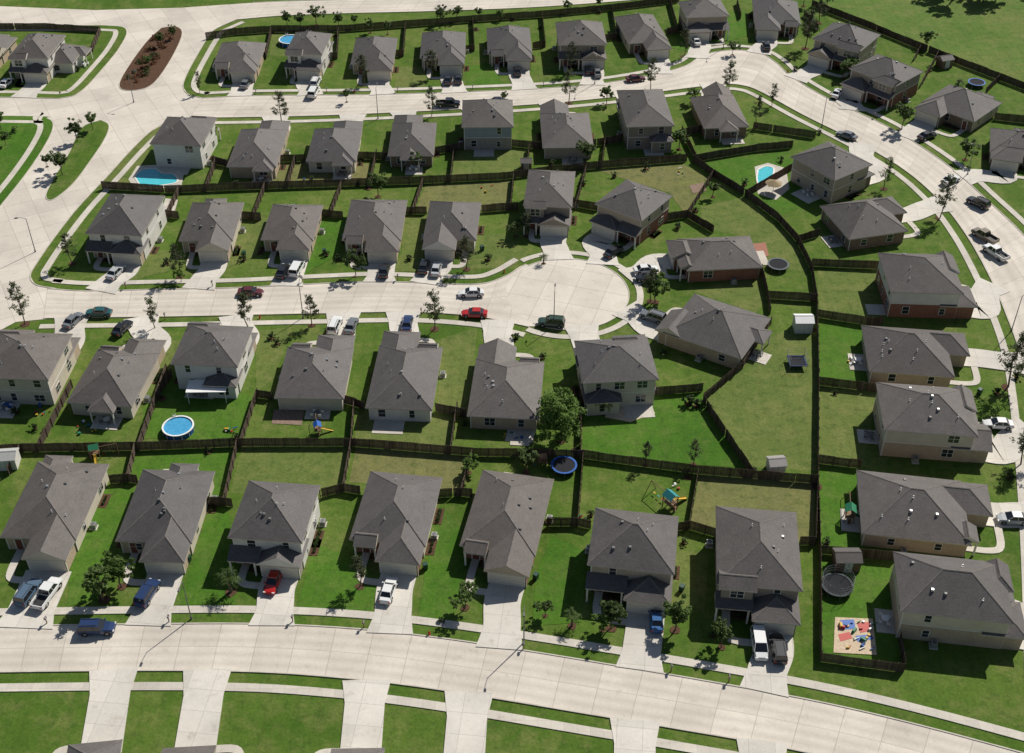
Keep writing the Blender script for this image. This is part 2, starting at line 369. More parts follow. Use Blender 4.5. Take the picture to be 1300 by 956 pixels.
# ---------------------------------------------------------------- houses
drive = MB(); bedm = MB()
def hiproof(mb, x0, x1, y0, y1, z, pitch, front='hip', back='hip', axis=None, mr=0, mf=1, mw=2, mc=3, fasc=.2):
    W = x1-x0; D = y1-y0
    if axis is None: axis = 'y' if D >= W else 'x'
    k = tan(pitch)
    if axis == 'y':
        h = W/2; xm = (x0+x1)/2
        a = y0+(min(h, D/2) if front == 'hip' else 0); b = y1-(min(h, D/2) if back == 'hip' else 0)
        r0 = Vector((xm, a, z+h*k)); r1 = Vector((xm, b, z+h*k))
    else:
        h = D/2; ym = (y0+y1)/2
        a = x0+(h if front == 'hip' else 0); b = x1-(h if back == 'hip' else 0)
        r0 = Vector((a, ym, z+h*k)); r1 = Vector((b, ym, z+h*k))
    c = [Vector((x0, y0, z)), Vector((x1, y0, z)), Vector((x1, y1, z)), Vector((x0, y1, z))]
    if axis == 'y':
        mb.face([c[1], c[2], r1, r0], mr); mb.face([c[3], c[0], r0, r1], mr)
        mb.face([c[0], c[1], r0], mr if front == 'hip' else mw); mb.face([c[2], c[3], r1], mr if back == 'hip' else mw)
        caps = [(r0, r1)]
        if front == 'hip': caps += [(c[0], r0), (c[1], r0)]
        if back == 'hip': caps += [(c[2], r1), (c[3], r1)]
    else:
        mb.face([c[0], c[1], r1, r0], mr); mb.face([c[2], c[3], r0, r1], mr)
        mb.face([c[3], c[0], r0], mr if front == 'hip' else mw); mb.face([c[1], c[2], r1], mr if back == 'hip' else mw)
        caps = [(r0, r1)]
        if front == 'hip': caps += [(c[0], r0), (c[3], r0)]
        if back == 'hip': caps += [(c[2], r1), (c[1], r1)]
    d = Vector((0, 0, -fasc))
    for p, q in zip(c, c[1:]+c[:1]): mb.face([p, p+d, q+d, q], mf)
    mb.face([q+d for q in c[::-1]], mf)
    for p, q in caps:
        if (q-p).length < .3: continue
        t = (q-p).normalized(); s = t.cross(Vector((0, 0, 1))).normalized()*.13; u = Vector((0, 0, .055)); e = Vector((0, 0, -.03))
        mb.face([p+s+e, q+s+e, q+u, p+u], mc); mb.face([p+u, q+u, q-s+e, p-s+e], mc)
    return z+h*k

def on_wall(mb, O, T, N, s, z, w, h, layers):
    for (ds, dz, ww, hh, pr, m) in layers:
        M = Matrix(((T.x, N.x, 0, O.x), (T.y, N.y, 0, O.y), (0, 0, 1, 0), (0, 0, 0, 1)))
        mb.box(s+ds-ww/2, s+ds+ww/2, -.05, pr, z+dz, z+dz+hh, m, M)
def window(mb, O, T, N, s, z, w=1.1, h=1.45):
    on_wall(mb, O, T, N, s, z, w, h, [(0, -.08, w+.18, h+.16, .05, 0), (0, 0, w, h, .065, 1), (0, h/2-.03, w, .05, .08, 0)] + ([(0, 0, .07, h, .083, 0)] if w > 1.3 else []))

def house(quad, st, front='S', gs=1, dw=None, wall=None, br=None, prot=None, gable=None, name=None, pitch=None, drw=5.0, brickall=None, shr=True):
    ze = 2.85 if st == 1 else 5.6
    q = [G(a, b, ze) for a, b in quad]; c = sum(q, Vector())/4
    U = (q[1]-q[0])+(q[2]-q[3]); V = (q[0]-q[3])+(q[1]-q[2])
    aU = atan2(U.y, U.x); aV = atan2(V.y, V.x)-pi/2
    wu, wv = U.length, V.length
    an = (aU*wu+aV*wv)/(wu+wv); W = wu/2*1.0; D = wv/2
    an += {'S': 0, 'N': pi, 'E': pi/2, 'W': -pi/2}[front]
    if front in 'EW': W, D = D, W
    W = max(W, 8.5); D = max(D, 8.0)
    if brickall is None: brickall = R.random() < .4
    wall = wall if wall is not None else R.choice([0, 0, 1, 2, 0]); br = br if br is not None else R.choice([0, 1, 2, 2, 3, 1])
    pitch = radians(pitch or R.choice([26, 28, 30]))
    gable = gable if gable is not None else R.choice(['gable', 'hip', 'hip'])
    e = bpy.data.objects.new(name or ("brick_house" if st == 1 else "two_storey_house"), None); sc.collection.objects.link(e)
    e.empty_display_size = 2; e.location = (c.x, c.y, 0); e.rotation_euler = (0, 0, an)
    roof = MB(); wl = MB(); wn = MB(); dr = MB(); gd = MB(); ve = MB()
    o = .45
    X0, X1, Y0, Y1 = -W/2, W/2, -D/2, D/2
    def wbox(x0, x1, y0, y1, z0, z1, mf, ms, win=(1, 1, 1, 1)):
        P = [Vector((x0, y0, 0)), Vector((x1, y0, 0)), Vector((x1, y1, 0)), Vector((x0, y1, 0))]
        for i in range(4):
            a, b = P[i], P[(i+1) % 4]; za = Vector((0, 0, z0)); zb = Vector((0, 0, z1))
            wl.face([a+za, b+za, b+zb, a+zb], mf if i == 0 else ms)
            T = (b-a).normalized(); N = Vector((T.y, -T.x, 0)); L = (b-a).length
            if win[i]:
                n = max(1, int(L/(3.6 if i in (0, 2) else 5.2)))
                for k in range(n):
                    if R.random() < .22 and n > 1: continue
                    window(wn, a, T, N, L*(k+.5)/n+R.uniform(-.5, .5), z0+.85, R.choice([.8, .9, 1.1, 1.6]), R.choice([1.2, 1.45]))
            on_wall(wl, a, T, N, .09, z0+.02, .16, z1-z0-.05, [(0, 0, .16, z1-z0-.05, .03, 2)])
    if st == 1:
        p = prot if prot is not None else max(1.8, min(4.2, .2*D))
        wg = max(6.3, .5*W); wg = min(wg, W-1.5)
        my0 = Y0+p
        wbox(X0+o, X1-o, my0+o, Y1-o, -.02, ze-.12, 0, 0 if brickall else 1)
        rh = hiproof(roof, X0, X1, my0, Y1, ze, pitch, 'hip', 'hip')
        gx0, gx1 = (X1-wg-.17, X1-.17) if gs > 0 else (X0+.17, X0+wg+.17)
        wbox(gx0+o, gx1-o, Y0+o, my0+o+1, -.02, ze-.17, 0, 0, (0, 0, 0, 0))
        hiproof(roof, gx0, gx1, Y0, my0+wg/2+.1, ze-.05, pitch+.01, gable, 'gable')
        if R.random() < .6:
            ex = (X0+.8, X0+4.0) if gs > 0 else (X1-4.0, X1-.8)
            if gs > 0 and ex[1] > gx0 or gs < 0 and ex[0] < gx1: ex = None
            if ex:
                hiproof(roof, ex[0], ex[1], my0-1.1, my0+2.0, ze-.03, pitch+.05, 'gable', 'gable')
                for xx in (ex[0]+.2, ex[1]-.2): wl.box(xx-.12, xx+.12, my0-1.0, my0-.76, 0, ze-.2, 2)
        if R.random() < .45:
            bx = R.uniform(X0+2.5, X1-4.5)
            hiproof(roof, bx-2, bx+2.2, Y1-2.4, Y1+1.6, ze-.09, pitch-.03, 'gable', 'hip', 'y')
            for xx in (bx-1.7, bx+1.9): wl.box(xx-.1, xx+.1, Y1+1.2, Y1+1.4, 0, ze-.28, 2)
        fy, gxm = Y0+o, (gx0+gx1)/2
        dxm = X0+2.2 if gs > 0 else X1-2.2; dy = my0+o
    else:
        p = prot if prot is not None else R.uniform(2.0, 3.2)
        z1 = 2.9
        wbox(X0+o, X1-o, Y0+o, Y1-o, -.02, z1, 0, 0 if brickall else 1, (0, 1, 1, 1))
        wbox(X0+o, X1-o, Y0+o, Y1-o, z1, ze-.12, 1, 1)
        wl.box(X0+o-.03, X1-o+.03, Y0+o-.03, Y1-o+.03, z1-.08, z1+.06, 2)
        rh = hiproof(roof, X0, X1, Y0, Y1, ze, pitch)
        if R.random() < .7:
            uw = W*.45; ux0 = X1-uw-.25 if gs < 0 else X0+.25
            hiproof(roof, ux0, ux0+uw, Y0-.8, Y0+uw/2+.2, ze-.04, pitch+.03, R.choice(['gable', 'hip']), 'gable')
            wl.box(ux0+o, ux0+uw-o, Y0-.35, Y0+1, z1, ze-.2, 1)
            window(wn, Vector((ux0+uw/2, Y0-.35, 0)), Vector((1, 0, 0)), Vector((0, -1, 0)), 0, z1+.8, 1.7, 1.4)
        wg = min(W-1.2, max(6.3, .52*W)); gx0, gx1 = (X1-wg-.1, X1-.1) if gs > 0 else (X0+.1, X0+wg+.1)
        wbox(gx0+o, gx1-o, Y0-p+o, Y0+1, -.02, z1-.2, 0, 0, (0, 0, 0, 0))
        hiproof(roof, gx0, gx1, Y0-p, Y0+wg*.5+.3, z1-.05, pitch*.9, gable, 'gable', 'y')
        sx0, sx1 = (X0, gx0+.3) if gs > 0 else (gx1-.3, X1)
        if sx1-sx0 > 1.5:
            pr = min(p, 1.9); a = [(sx0, Y0-pr+.2, z1-.1), (sx1, Y0-pr+.2, z1-.1), (sx1, Y0+o, z1+.95), (sx0, Y0+o, z1+.95)]
            roof.face(a, 0); roof.face([(x, y, z-.15) for x, y, z in a[::-1]], 1)
            roof.face([a[0], (a[0][0], a[0][1], z1-.25), (a[1][0], a[1][1], z1-.25), a[1]], 1)
            roof.face([a[3], (a[3][0], a[3][1], z1-.1), a[0]], 1); roof.face([a[1], (a[2][0], a[2][1], z1-.1), a[2]], 1)
            for xx in (sx0+.3, sx1-.6 if gs > 0 else sx1-.3): wl.box(xx-.12, xx+.12, Y0-pr+.3, Y0-pr+.54, 0, z1-.2, 2)
        if R.random() < .5:
            bw = W*.5; bx0 = R.choice([X0+.15, X1-bw-.15])
            hiproof(roof, bx0, bx0+bw, Y1-bw*.5-.2, Y1+1.8, z1-.02, pitch*.8, 'gable', 'hip', 'y')
            wbox(bx0+o, bx0+bw-o, Y1-.8, Y1+1.35, -.02, z1-.15, 1, 1, (0, 0, 1, 0))
        fy, gxm = Y0-p+o, (gx0+gx1)/2
        dxm = X0+1.8 if gs > 0 else X1-1.8; dy = Y0+o
        window(wn, Vector((dxm+gs*1.9, Y0+o, 0)), Vector((1, 0, 0)), Vector((0, -1, 0)), 0, .8, 1.2, 1.5)
    M = Matrix.Translation((gxm, fy, 0))
    gd.box(-2.55, 2.55, -.03, .1, 0, 2.3, 1, M)
    for k in range(4):
        for j in range(2): gd.box(-2.4+j*2.42, -.02+j*2.42, -.07, .0, .03+k*.54, .54+k*.54, 0, M)
    dr.box(dxm-.62, dxm+.62, dy-.04, dy+.1, 0, 2.25, 1); dr.box(dxm-.46, dxm+.46, dy-.07, dy+.02, .05, 2.1, 0)
    yy0 = my0 if st == 1 else Y0
    def zroof(x, y): return ze+tan(pitch)*min(x-X0, X1-x, y-yy0, Y1-y)
    for k in range(R.randint(5, 9)):
        x = R.uniform(X0+2, X1-2); y = R.uniform(yy0+2, Y1-2); z = zroof(x, y)
        if R.random() < .55: ve.tube((x, y, z-.2), (x, y, z+.45), .06, .06, 7, R.choice([1, 1, 0])); ve.tube((x, y, z-.05), (x, y, z+.08), .17, .1, 7, 0)
        else: ve.box(x-.22, x+.22, y-.22, y+.22, z-.2, z+.22, R.choice([0, 2, 2]), None, .05)
    acx = X1-o+.8 if R.random() < .5 else X0+o-.8
    ve2 = MB(); ay = R.uniform(Y0+D*.4, Y1-2); ve2.box(acx-.4, acx+.4, ay-.4, ay+.4, .05, .85, 0); ve2.box(acx-.55, acx+.55, ay-.55, ay+.55, 0, .07, 2); ve2.tube((acx, ay, .84), (acx, ay, .89), .32, .32, 12, 1)
    px0 = R.uniform(X0+.5, X1-5.5); ve3 = MB(); pw_ = R.uniform(3, 5); ve3.box(px0, px0+pw_, Y1-o, Y1+R.uniform(1.6, 3.2), 0, .09, 0)
    if R.random() < .65:
        fx = px0+pw_*.5; fyy = Y1+.8
        ve4 = MB(); ve4.tube((fx, fyy, .7), (fx, fyy, .74), .55, .55, 14, 0); ve4.tube((fx, fyy, .09), (fx, fyy, .7), .05, .05, 6, 1)
        for k in range(4):
            aa = k*pi/2+.6; cx_, cy_ = fx+cos(aa)*.95, fyy+sin(aa)*.75
            ve4.box(cx_-.22, cx_+.22, cy_-.22, cy_+.22, .45, .5, 1); ve4.box(cx_-.22, cx_+.22, cy_+.18, cy_+.22, .5, .95, 1)
            for dx in (-.2, .2):
                for dy_ in (-.2, .2): ve4.box(cx_+dx-.02, cx_+dx+.02, cy_+dy_-.02, cy_+dy_+.02, .09, .45, 1)
        ve4.obj("patio_table_set", [R.choice([M_METAL, M_WHITE, M_POLE]), R.choice([M_WHITE, M_POLE])], e)
    wm = [M_BR[br], M_SD[wall], M_TRIM]
    roof.obj("roof", [M_ROOF, M_FASC, M_SD[wall], M_CAP], e)
    wl.obj("walls", wm, e); wn.obj("windows", [M_TRIM, M_GLASS], e); dr.obj("front_door", [M_DOOR, M_TRIM], e)
    gd.obj("garage_door", [M_GAR, M_TRIM], e); ve.obj("roof_vents", [M_METAL, M_WHITE, M_POLE], e); ve2.obj("air_conditioner", [M_METAL, M_POLE, M_WALK], e)
    ve3.obj("patio", [M_WALK], e)
    RM = Matrix.Translation((c.x, c.y, 0)) @ Matrix.Rotation(an, 4, 'Z')
    if dw:
        a = RM @ Vector((gxm, fy, 0)); t = (RM.to_3x3() @ Vector((0, -1, 0)))
        if dw == 'auto':
            b = a.copy(); ln = px(A_B, 4)
            for _ in range(200):
                b += t*.25; near = min(ln, key=lambda k: abs(k.x-b.x))
                if b.y > near.y-.1: break
        else: b = G(*dw)
        L = (b-a).length; path = smooth([a, a+t*L*.3, b.lerp(a, .35), b+(b-a).normalized()*.12], 5)
        n = len(path); wd = [drw/2*(1+.24*max(0, (i-(n-5))/4)) for i in range(n)]
        nrm = [(y-x) for x, y in zip(offset(path, 0), offset(path, 1))]
        Z = Vector((0, 0, .152))
        for i in range(n-1):
            l0 = path[i]+nrm[i]*wd[i]; r0 = path[i]-nrm[i]*wd[i]; l1 = path[i+1]+nrm[i+1]*wd[i+1]; r1 = path[i+1]-nrm[i+1]*wd[i+1]
            drive.face([l0+Z, r0+Z, r1+Z, l1+Z], 0)
            drive.face([l0, l0+Z, l1+Z, l1]); drive.face([r0, r1, r1+Z, r0+Z])
        drive.face([l1, l1+Z, r1+Z, r1])
        da = RM @ Vector((dxm, dy, 0)); db = RM @ Vector((dxm, fy-1.6, 0)); dc = RM @ Vector((gxm-gs*2.0, fy-1.8, 0))
        ribbon(walk, smooth([da, db.lerp(da, .3), db.lerp(dc, .2), dc], 4), -.55, .55, -.02, .12)
    if shr:
        def bed(x, y, rot, me, s):
            lo = RM @ Vector((x, y, 0)); inst("foundation_shrubs", me, lo, an+rot, s)
            MM = RM @ Matrix.Translation((x, y, 0)) @ Matrix.Rotation(rot, 4, 'Z'); bedm.box(-2*s, 2*s, -.62, .62, -.02, .075, 0, MM)
        bed(dxm+gs*2.4, dy-.7, 0, R.choice(HEDGE), R.uniform(.8, 1.0))
        for k in range(2):
            if R.random() < .6: bed(R.choice([X0-.25, X1+.25]), R.uniform(Y0+3, Y1-3), pi/2, R.choice(HEDGE), R.uniform(.6, .9))
    return e, RM, (W, D)

# ---------------------------------------------------------------- foliage prototypes
def rv():
    while 1:
        v = Vector((R.uniform(-1, 1), R.uniform(-1, 1), R.uniform(-1, 1)))
        if .05 < v.length < 1: return v
def leaf(mb, p, s, m=1, nrm=None, asp=.6):
    n = (nrm + rv()*.8).normalized() if nrm else rv().normalized()
    a = n.orthogonal().normalized(); a = Matrix.Rotation(R.uniform(0, 6.28), 3, n) @ a; b = n.cross(a)
    a *= s; b *= s*asp
    mb.face([p-a, p-b*.9, p+a, p+b], m)
def limb(mb, a, b, r0, r1):
    mid = (a+b)/2+rv()*.12*(b-a).length
    mb.tube(a, mid, r0, (r0+r1)/2, 6, 0, False); mb.tube(mid, b, (r0+r1)/2, r1, 6, 0, False)
def broad(name, h, rad, nc, nl, mat, ls=.27, th=.35, low=.3):
    mb = MB(); top = Vector((R.uniform(-.2, .2), R.uniform(-.2, .2), h*.62)); limb(mb, Vector((0, 0, -.1)), Vector((0, 0, h*th)), .035*h*.6, .025*h*.6); limb(mb, Vector((0, 0, h*th)), top, .025*h*.6, .01*h)
    cz = h*(low+1)/2; hz = h*(1-low)/2
    lob = [(rv().normalized(), R.uniform(.7, 1.25)) for _ in range(6)]
    for i in range(nc):
        d = rv().normalized(); r = R.uniform(.4, 1)**.6
        f = max(.5, max((1.0 if d.dot(l) > .75 else .0)*k for l, k in lob))
        c = Vector((d.x*rad*r*f, d.y*rad*r*f, cz+d.z*hz*r*f))
        if i % 4 == 0: limb(mb, Vector((0, 0, h*R.uniform(th*.8, .55))), c, .008*h, .003*h)
        cs = rad*R.uniform(.12, .27)
        for k in range(nl):
            o = rv(); leaf(mb, c+Vector((o.x, o.y, o.z*.75))*cs, ls*R.uniform(.5, 1.2), 1, (o*.6+Vector((0, 0, .8))))
    return mb.mesh(name, [M_BARK, mat])
def pine(name, h, rad, mat=None):
    mb = MB(); limb(mb, Vector((0, 0, -.1)), Vector((R.uniform(-.15, .15), R.uniform(-.15, .15), h*.98)), .11, .025)
    z = h*.30
    while z < h*.98:
        t = (z/h-.30)/.70; rr = rad*(1-t*.72)*(.7+.6*R.random()) * (1 if t > .12 else .7)
        for k in range(R.randint(3, 5)):
            a = R.uniform(0, 6.28); L = rr*R.uniform(.5, 1.15); tip = Vector((cos(a)*L, sin(a)*L, z+L*R.uniform(.15, .5)))
            mb.tube((0, 0, z), tip, .03, .01, 4, 0, False)
            for q in (0.55, .8, 1.0):
                c = Vector((0, 0, z)).lerp(tip, q)+rv()*.12
                for _ in range(10): leaf(mb, c+rv()*.3, R.uniform(.12, .26), 1, Vector((0, 0, .6)), .32)
        z += R.uniform(.38, .62)
    return mb.mesh(name, [M_BARK, mat or M_PINE])
def palm(name, h, rad):
    mb = MB(); mb.tube((0, 0, -.1), (0, 0, h), .22, .16, 9, 0)
    for k in range(26):
        a = k*2.4; el = R.uniform(-.1, 1.2); L = rad*R.uniform(.8, 1.1); d = Vector((cos(a), sin(a), 0)); s = Vector((-sin(a), cos(a), 0)); prev = Vector((0, 0, h))
        for i in range(7):
            t = (i+1)/7; an = el-t*1.5; p = prev+(d*cos(an)+Vector((0, 0, sin(an))))*L/7
            for sg in (-1, 1):
                for _ in range(2):
                    q = prev.lerp(p, R.random()); tip = q+s*sg*L*.26*(1-abs(t-.5))+d*.15-Vector((0, 0, R.uniform(0, .12)))
                    mb.face([q, q+(p-prev)*.35, tip], 1)
            prev = p
    return mb.mesh(name, [M_BARK, M_LEAF])
def hedge(name, L=3.2, n=5):
    mb = MB()
    for i in range(n):
        x = -L/2+L*(i+.5)/n+R.uniform(-.15, .15); s = R.uniform(.25, .5)
        for _ in range(90):
            o = rv(); o = o.normalized()*R.uniform(.6, 1); leaf(mb, Vector((x+o.x*s, o.y*s*.9, s*.8+o.z*s*.9)), R.uniform(.08, .17), 0, o)
    return mb.mesh(name, [M_SHRUB])
HEDGE = [hedge("hedge%d" % i, R.uniform(2.5, 4), R.randint(3, 6)) for i in range(4)]
BROAD = [broad("broadleaf%d" % i, 6, 2.4, 44, 40, M_LEAF, .24) for i in range(4)]
BRIGHT = [broad("bright_tree%d" % i, 6, 2.4, 48, 44, M_LEAFB, .24) for i in range(2)]
PINE = [pine("pine%d" % i, 7.2, 1.9) for i in range(4)]
BIG = broad("big_tree", 8.5, 3.7, 130, 60, M_LEAFB, .24, .2, .12)
BUSH = [broad("bush%d" % i, 2.2, 1.25, 34, 36, M_SHRUB, .16, .1, .05) for i in range(3)]
PALM = palm("palm", 2.6, 1.9)

# ---------------------------------------------------------------- house list
hs = house
hs([(47, 588), (138, 587), (85, 715), (-12, 705)], 1, 'S', 1, (30, 797), 0, 1, drw=6.4, brickall=False)
hs([(182, 597), (270, 597), (238, 718), (137, 708)], 1, 'S', 1, (188, 794), 0, 1, gable='hip', brickall=False)
hs([(320, 612), (405, 614), (386, 690), (284, 682)], 2, 'S', 1, (345, 794), 1, 3, gable='gable', prot=2, brickall=False)
hs([(470, 600), (560, 604), (536, 722), (437, 704)], 1, 'S', 1, (495, 804), 0, 0, gable='hip', brickall=False)
hs([(612, 598), (701, 606), (675, 738), (577, 714)], 1, 'S', 1, (634, 823), 2, 0, gable='gable', brickall=True)
hs([(757, 645), (863, 655), (855, 728), (744, 718)], 2, 'S', 1, (812, 850), 2, 2, prot=3)
hs([(917, 648), (1015, 646), (1013, 745), (902, 745)], 2, 'S', 1, (970, 878), 4, 2, prot=3.4, gable='hip')
hs([(0, 422), (92, 423), (62, 482), (-40, 480)], 2, 'N', -1, (92, 403), 0, 1, brickall=False)
hs([(132, 424), (206, 434), (170, 520), (90, 508)], 1, 'N', -1, (180, 403), 0, 1)
hs([(238, 408), (318, 418), (304, 466), (219, 462)], 2, 'N', -1, (300, 401), 1, 1, prot=2, brickall=False)
hs([(370, 426), (452, 424), (437, 508), (347, 504)], 1, 'N', -1, (436, 398), 0, 1, brickall=False)
hs([(487, 418), (562, 424), (552, 521), (463, 518)], 1, 'N', 1, (512, 397), 1, 1, brickall=False)
hs([(607, 438), (691, 442), (686, 534), (593, 527)], 1, 'N', 1, (632, 407), 0, 1, brickall=True)
hs([(732, 436), (824, 424), (833, 482), (738, 487)], 2, 'N', 1, (738, 414), 0, 1, prot=1.5, brickall=False)
hs([(870, 368), (980, 405), (940, 455), (833, 420)], 1, 'W', 1, (793, 392), 0, 1, prot=1.5, brickall=True)
hs([(855, 306), (950, 297), (968, 337), (850, 347)], 1, 'W', -1, (797, 353), 2, 0, prot=2, brickall=True)
hs([(795, 225), (853, 250), (815, 280), (757, 260)], 2, 'S', -1, (765, 336), 2, 0, prot=2, brickall=True)
hs([(678, 216), (728, 217), (729, 262), (657, 262)], 2, 'S', 1, (708, 330), 4, 2)
hs([(140, 246), (205, 248), (183, 303), (110, 293)], 2, 'S', 1, (128, 370), 1, 1, prot=2)
hs([(243, 257), (308, 257), (293, 320), (224, 317)], 1, 'S', 1, (252, 367), 0, 1, gable='gable')
hs([(345, 259), (408, 260), (396, 320), (329, 314)], 1, 'S', 1, (364, 363), 0, 1)
hs([(446, 253), (516, 254), (508, 320), (431, 318)], 1, 'S', 1, (482, 358), 2, 1, gable='hip')
hs([(548, 255), (612, 257), (602, 316), (532, 318)], 1, 'S', -1, (541, 360), 1, 1)
hs([(212, 146), (270, 153), (258, 186), (192, 182)], 2, 'N', 1, (232, 152), 1, 1, prot=1.5)
hs([(310, 152), (368, 155), (352, 212), (288, 212)], 1, 'N', -1, (350, 148), 1, 1)
hs([(402, 154), (462, 154), (452, 205), (388, 205)], 1, 'N', -1, (448, 146), 0, 1)
hs([(500, 145), (553, 147), (553, 198), (492, 198)], 1, 'N', 1, (512, 142), 2, 2, brickall=True)
hs([(588, 127), (650, 127), (653, 161), (585, 162)], 2, 'N', 1, (602, 138), 3, 3, prot=1.5)
hs([(685, 133), (745, 133), (755, 187), (688, 188)], 1, 'N', 1, (700, 131), 2, 3)
hs([(782, 114), (840, 114), (858, 160), (796, 161)], 2, 'N', 1, (797, 121), 4, 2, prot=1.2)
hs([(872, 113), (925, 113), (953, 160), (893, 164)], 1, 'N', -1, (905, 108), 0, 2)
hs([(1050, 180), (1110, 208), (1058, 230), (1005, 198)], 2, 'N', -1, (1096, 183), 2, 2, prot=1.5)
hs([(1040, 262), (1135, 247), (1167, 290), (1080, 305)], 1, 'E', 1, (1197, 259), 2, 2, brickall=True)
hs([(1118, 322), (1205, 322), (1222, 372), (1128, 372)], 2, 'E', -1, (1262, 362), 1, 0, brickall=True)
hs([(1097, 415), (1225, 420), (1238, 480), (1100, 472)], 1, 'E', 1, (1300, 462), 1, 1, brickall=True)
hs([(1117, 487), (1228, 492), (1240, 552), (1118, 548)], 2, 'E', -1, (1311, 548), 0, 1, brickall=True)
hs([(1090, 600), (1262, 612), (1258, 690), (1092, 682)], 1, 'E', 1, (1321, 655), 1, 1, brickall=True)
hs([(1138, 702), (1275, 713), (1284, 788), (1140, 780)], 2, 'E', -1, (1332, 800), 0, 1, brickall=True)
hs([(280, 54), (338, 55), (325, 92), (268, 92)], 1, 'S', 1, (305, 122), 0, 1)
hs([(375, 41), (420, 43), (410, 70), (362, 67)], 2, 'S', 1, (394, 121), 1, 1)
hs([(452, 48), (503, 49), (500, 90), (443, 90)], 1, 'S', 1, (486, 120), 0, 1)
hs([(535, 41), (590, 42), (592, 82), (533, 82)], 1, 'S', 1, (577, 118), 2, 2)
hs([(617, 36), (672, 36), (677, 76), (620, 77)], 1, 'S', 1, (666, 114), 0, 2)
hs([(706, 29), (765, 28), (770, 56), (708, 58)], 2, 'S', 1, (752, 108), 4, 2)
hs([(783, 22), (830, 18), (852, 60), (800, 66)], 1, 'S', 1, (838, 94), 0, 2)
hs([(862, 2), (915, 0), (926, 20), (870, 23)], 2, 'S', -1, (886, 74), 2, 2)
hs([(958, 0), (1013, 2), (1017, 38), (955, 38)], 1, 'S', -1, (963, 68), 4, 2)
hs([(1055, 27), (1120, 45), (1090, 65), (1035, 50)], 2, 'S', -1, (1010, 101), 2, 0)
hs([(1108, 65), (1167, 91), (1135, 113), (1092, 87)], 2, 'S', -1, (1082, 140), 4, 0)
hs([(1205, 107), (1272, 130), (1228, 162), (1160, 136)], 1, 'S', -1, (1150, 175), 2, 2)
hs([(1262, 165), (1330, 170), (1330, 210), (1252, 200)], 1, 'S', -1, (1222, 226), 2, 2)
hs([(33, 43), (80, 45), (62, 76), (14, 71)], 2, 'S', 1, (30, 124), 1, 1)
hs([(75, 58), (104, 58), (84, 80), (56, 80)], 1, 'W', 1, None, 1, 1, prot=.8, shr=False)
hs([(-35, 45), (20, 48), (0, 74), (-60, 72)], 1, 'S', 1, None, 0, 1)
for (x, y, d_) in ((30, 945, 0), (200, 945, 1), (370, 950, 0), (550, 975, 1), (730, 1010, 0), (900, 1045, 1)):
    hs([(x, y), (x+120, y+d_*3), (x+110, y+150), (x-15, y+150)], 1, 'N', R.choice([-1, 1]), 'auto', None, None)
drive.obj("driveway", [M_DRIVE]); walk.obj("sidewalk", [M_WALK]); bedm.obj("planting_bed", [M_MULCH])

# ---------------------------------------------------------------- fences
def fence(l, h=1.8):
    p = px(l); mb = MB()
    for a, b in zip(p, p[1:]):
        d = b-a; L = d.length; t = d/L; n = Vector((-t.y, t.x, 0)); N = max(1, int(L/.17))
        M0 = Matrix(((t.x, n.x, 0, a.x), (t.y, n.y, 0, a.y), (0, 0, 1, 0), (0, 0, 0, 1)))
        lean = 0
        for i in range(N):
            if i % 14 == 0: lean = R.uniform(-.07, .07)
            if R.random() < .004: continue
            x = i*L/N; mb.box(x+.008, x+L/N-.008, -.012+lean*.2, .012+lean*.2, .02, h+lean+R.uniform(-.02, .02), 0, M0)
        for z in (.4, 1.4): mb.box(0, L, .016, .055, z, z+.09, 0, M0)
        for i in range(int(L/2.4)+1):
            x = min(L, i*2.4); mb.box(x-.05, x+.05, .056, .15, 0, h-.05, 0, M0)
    mb.obj("wooden_fence", [M_FENCE])
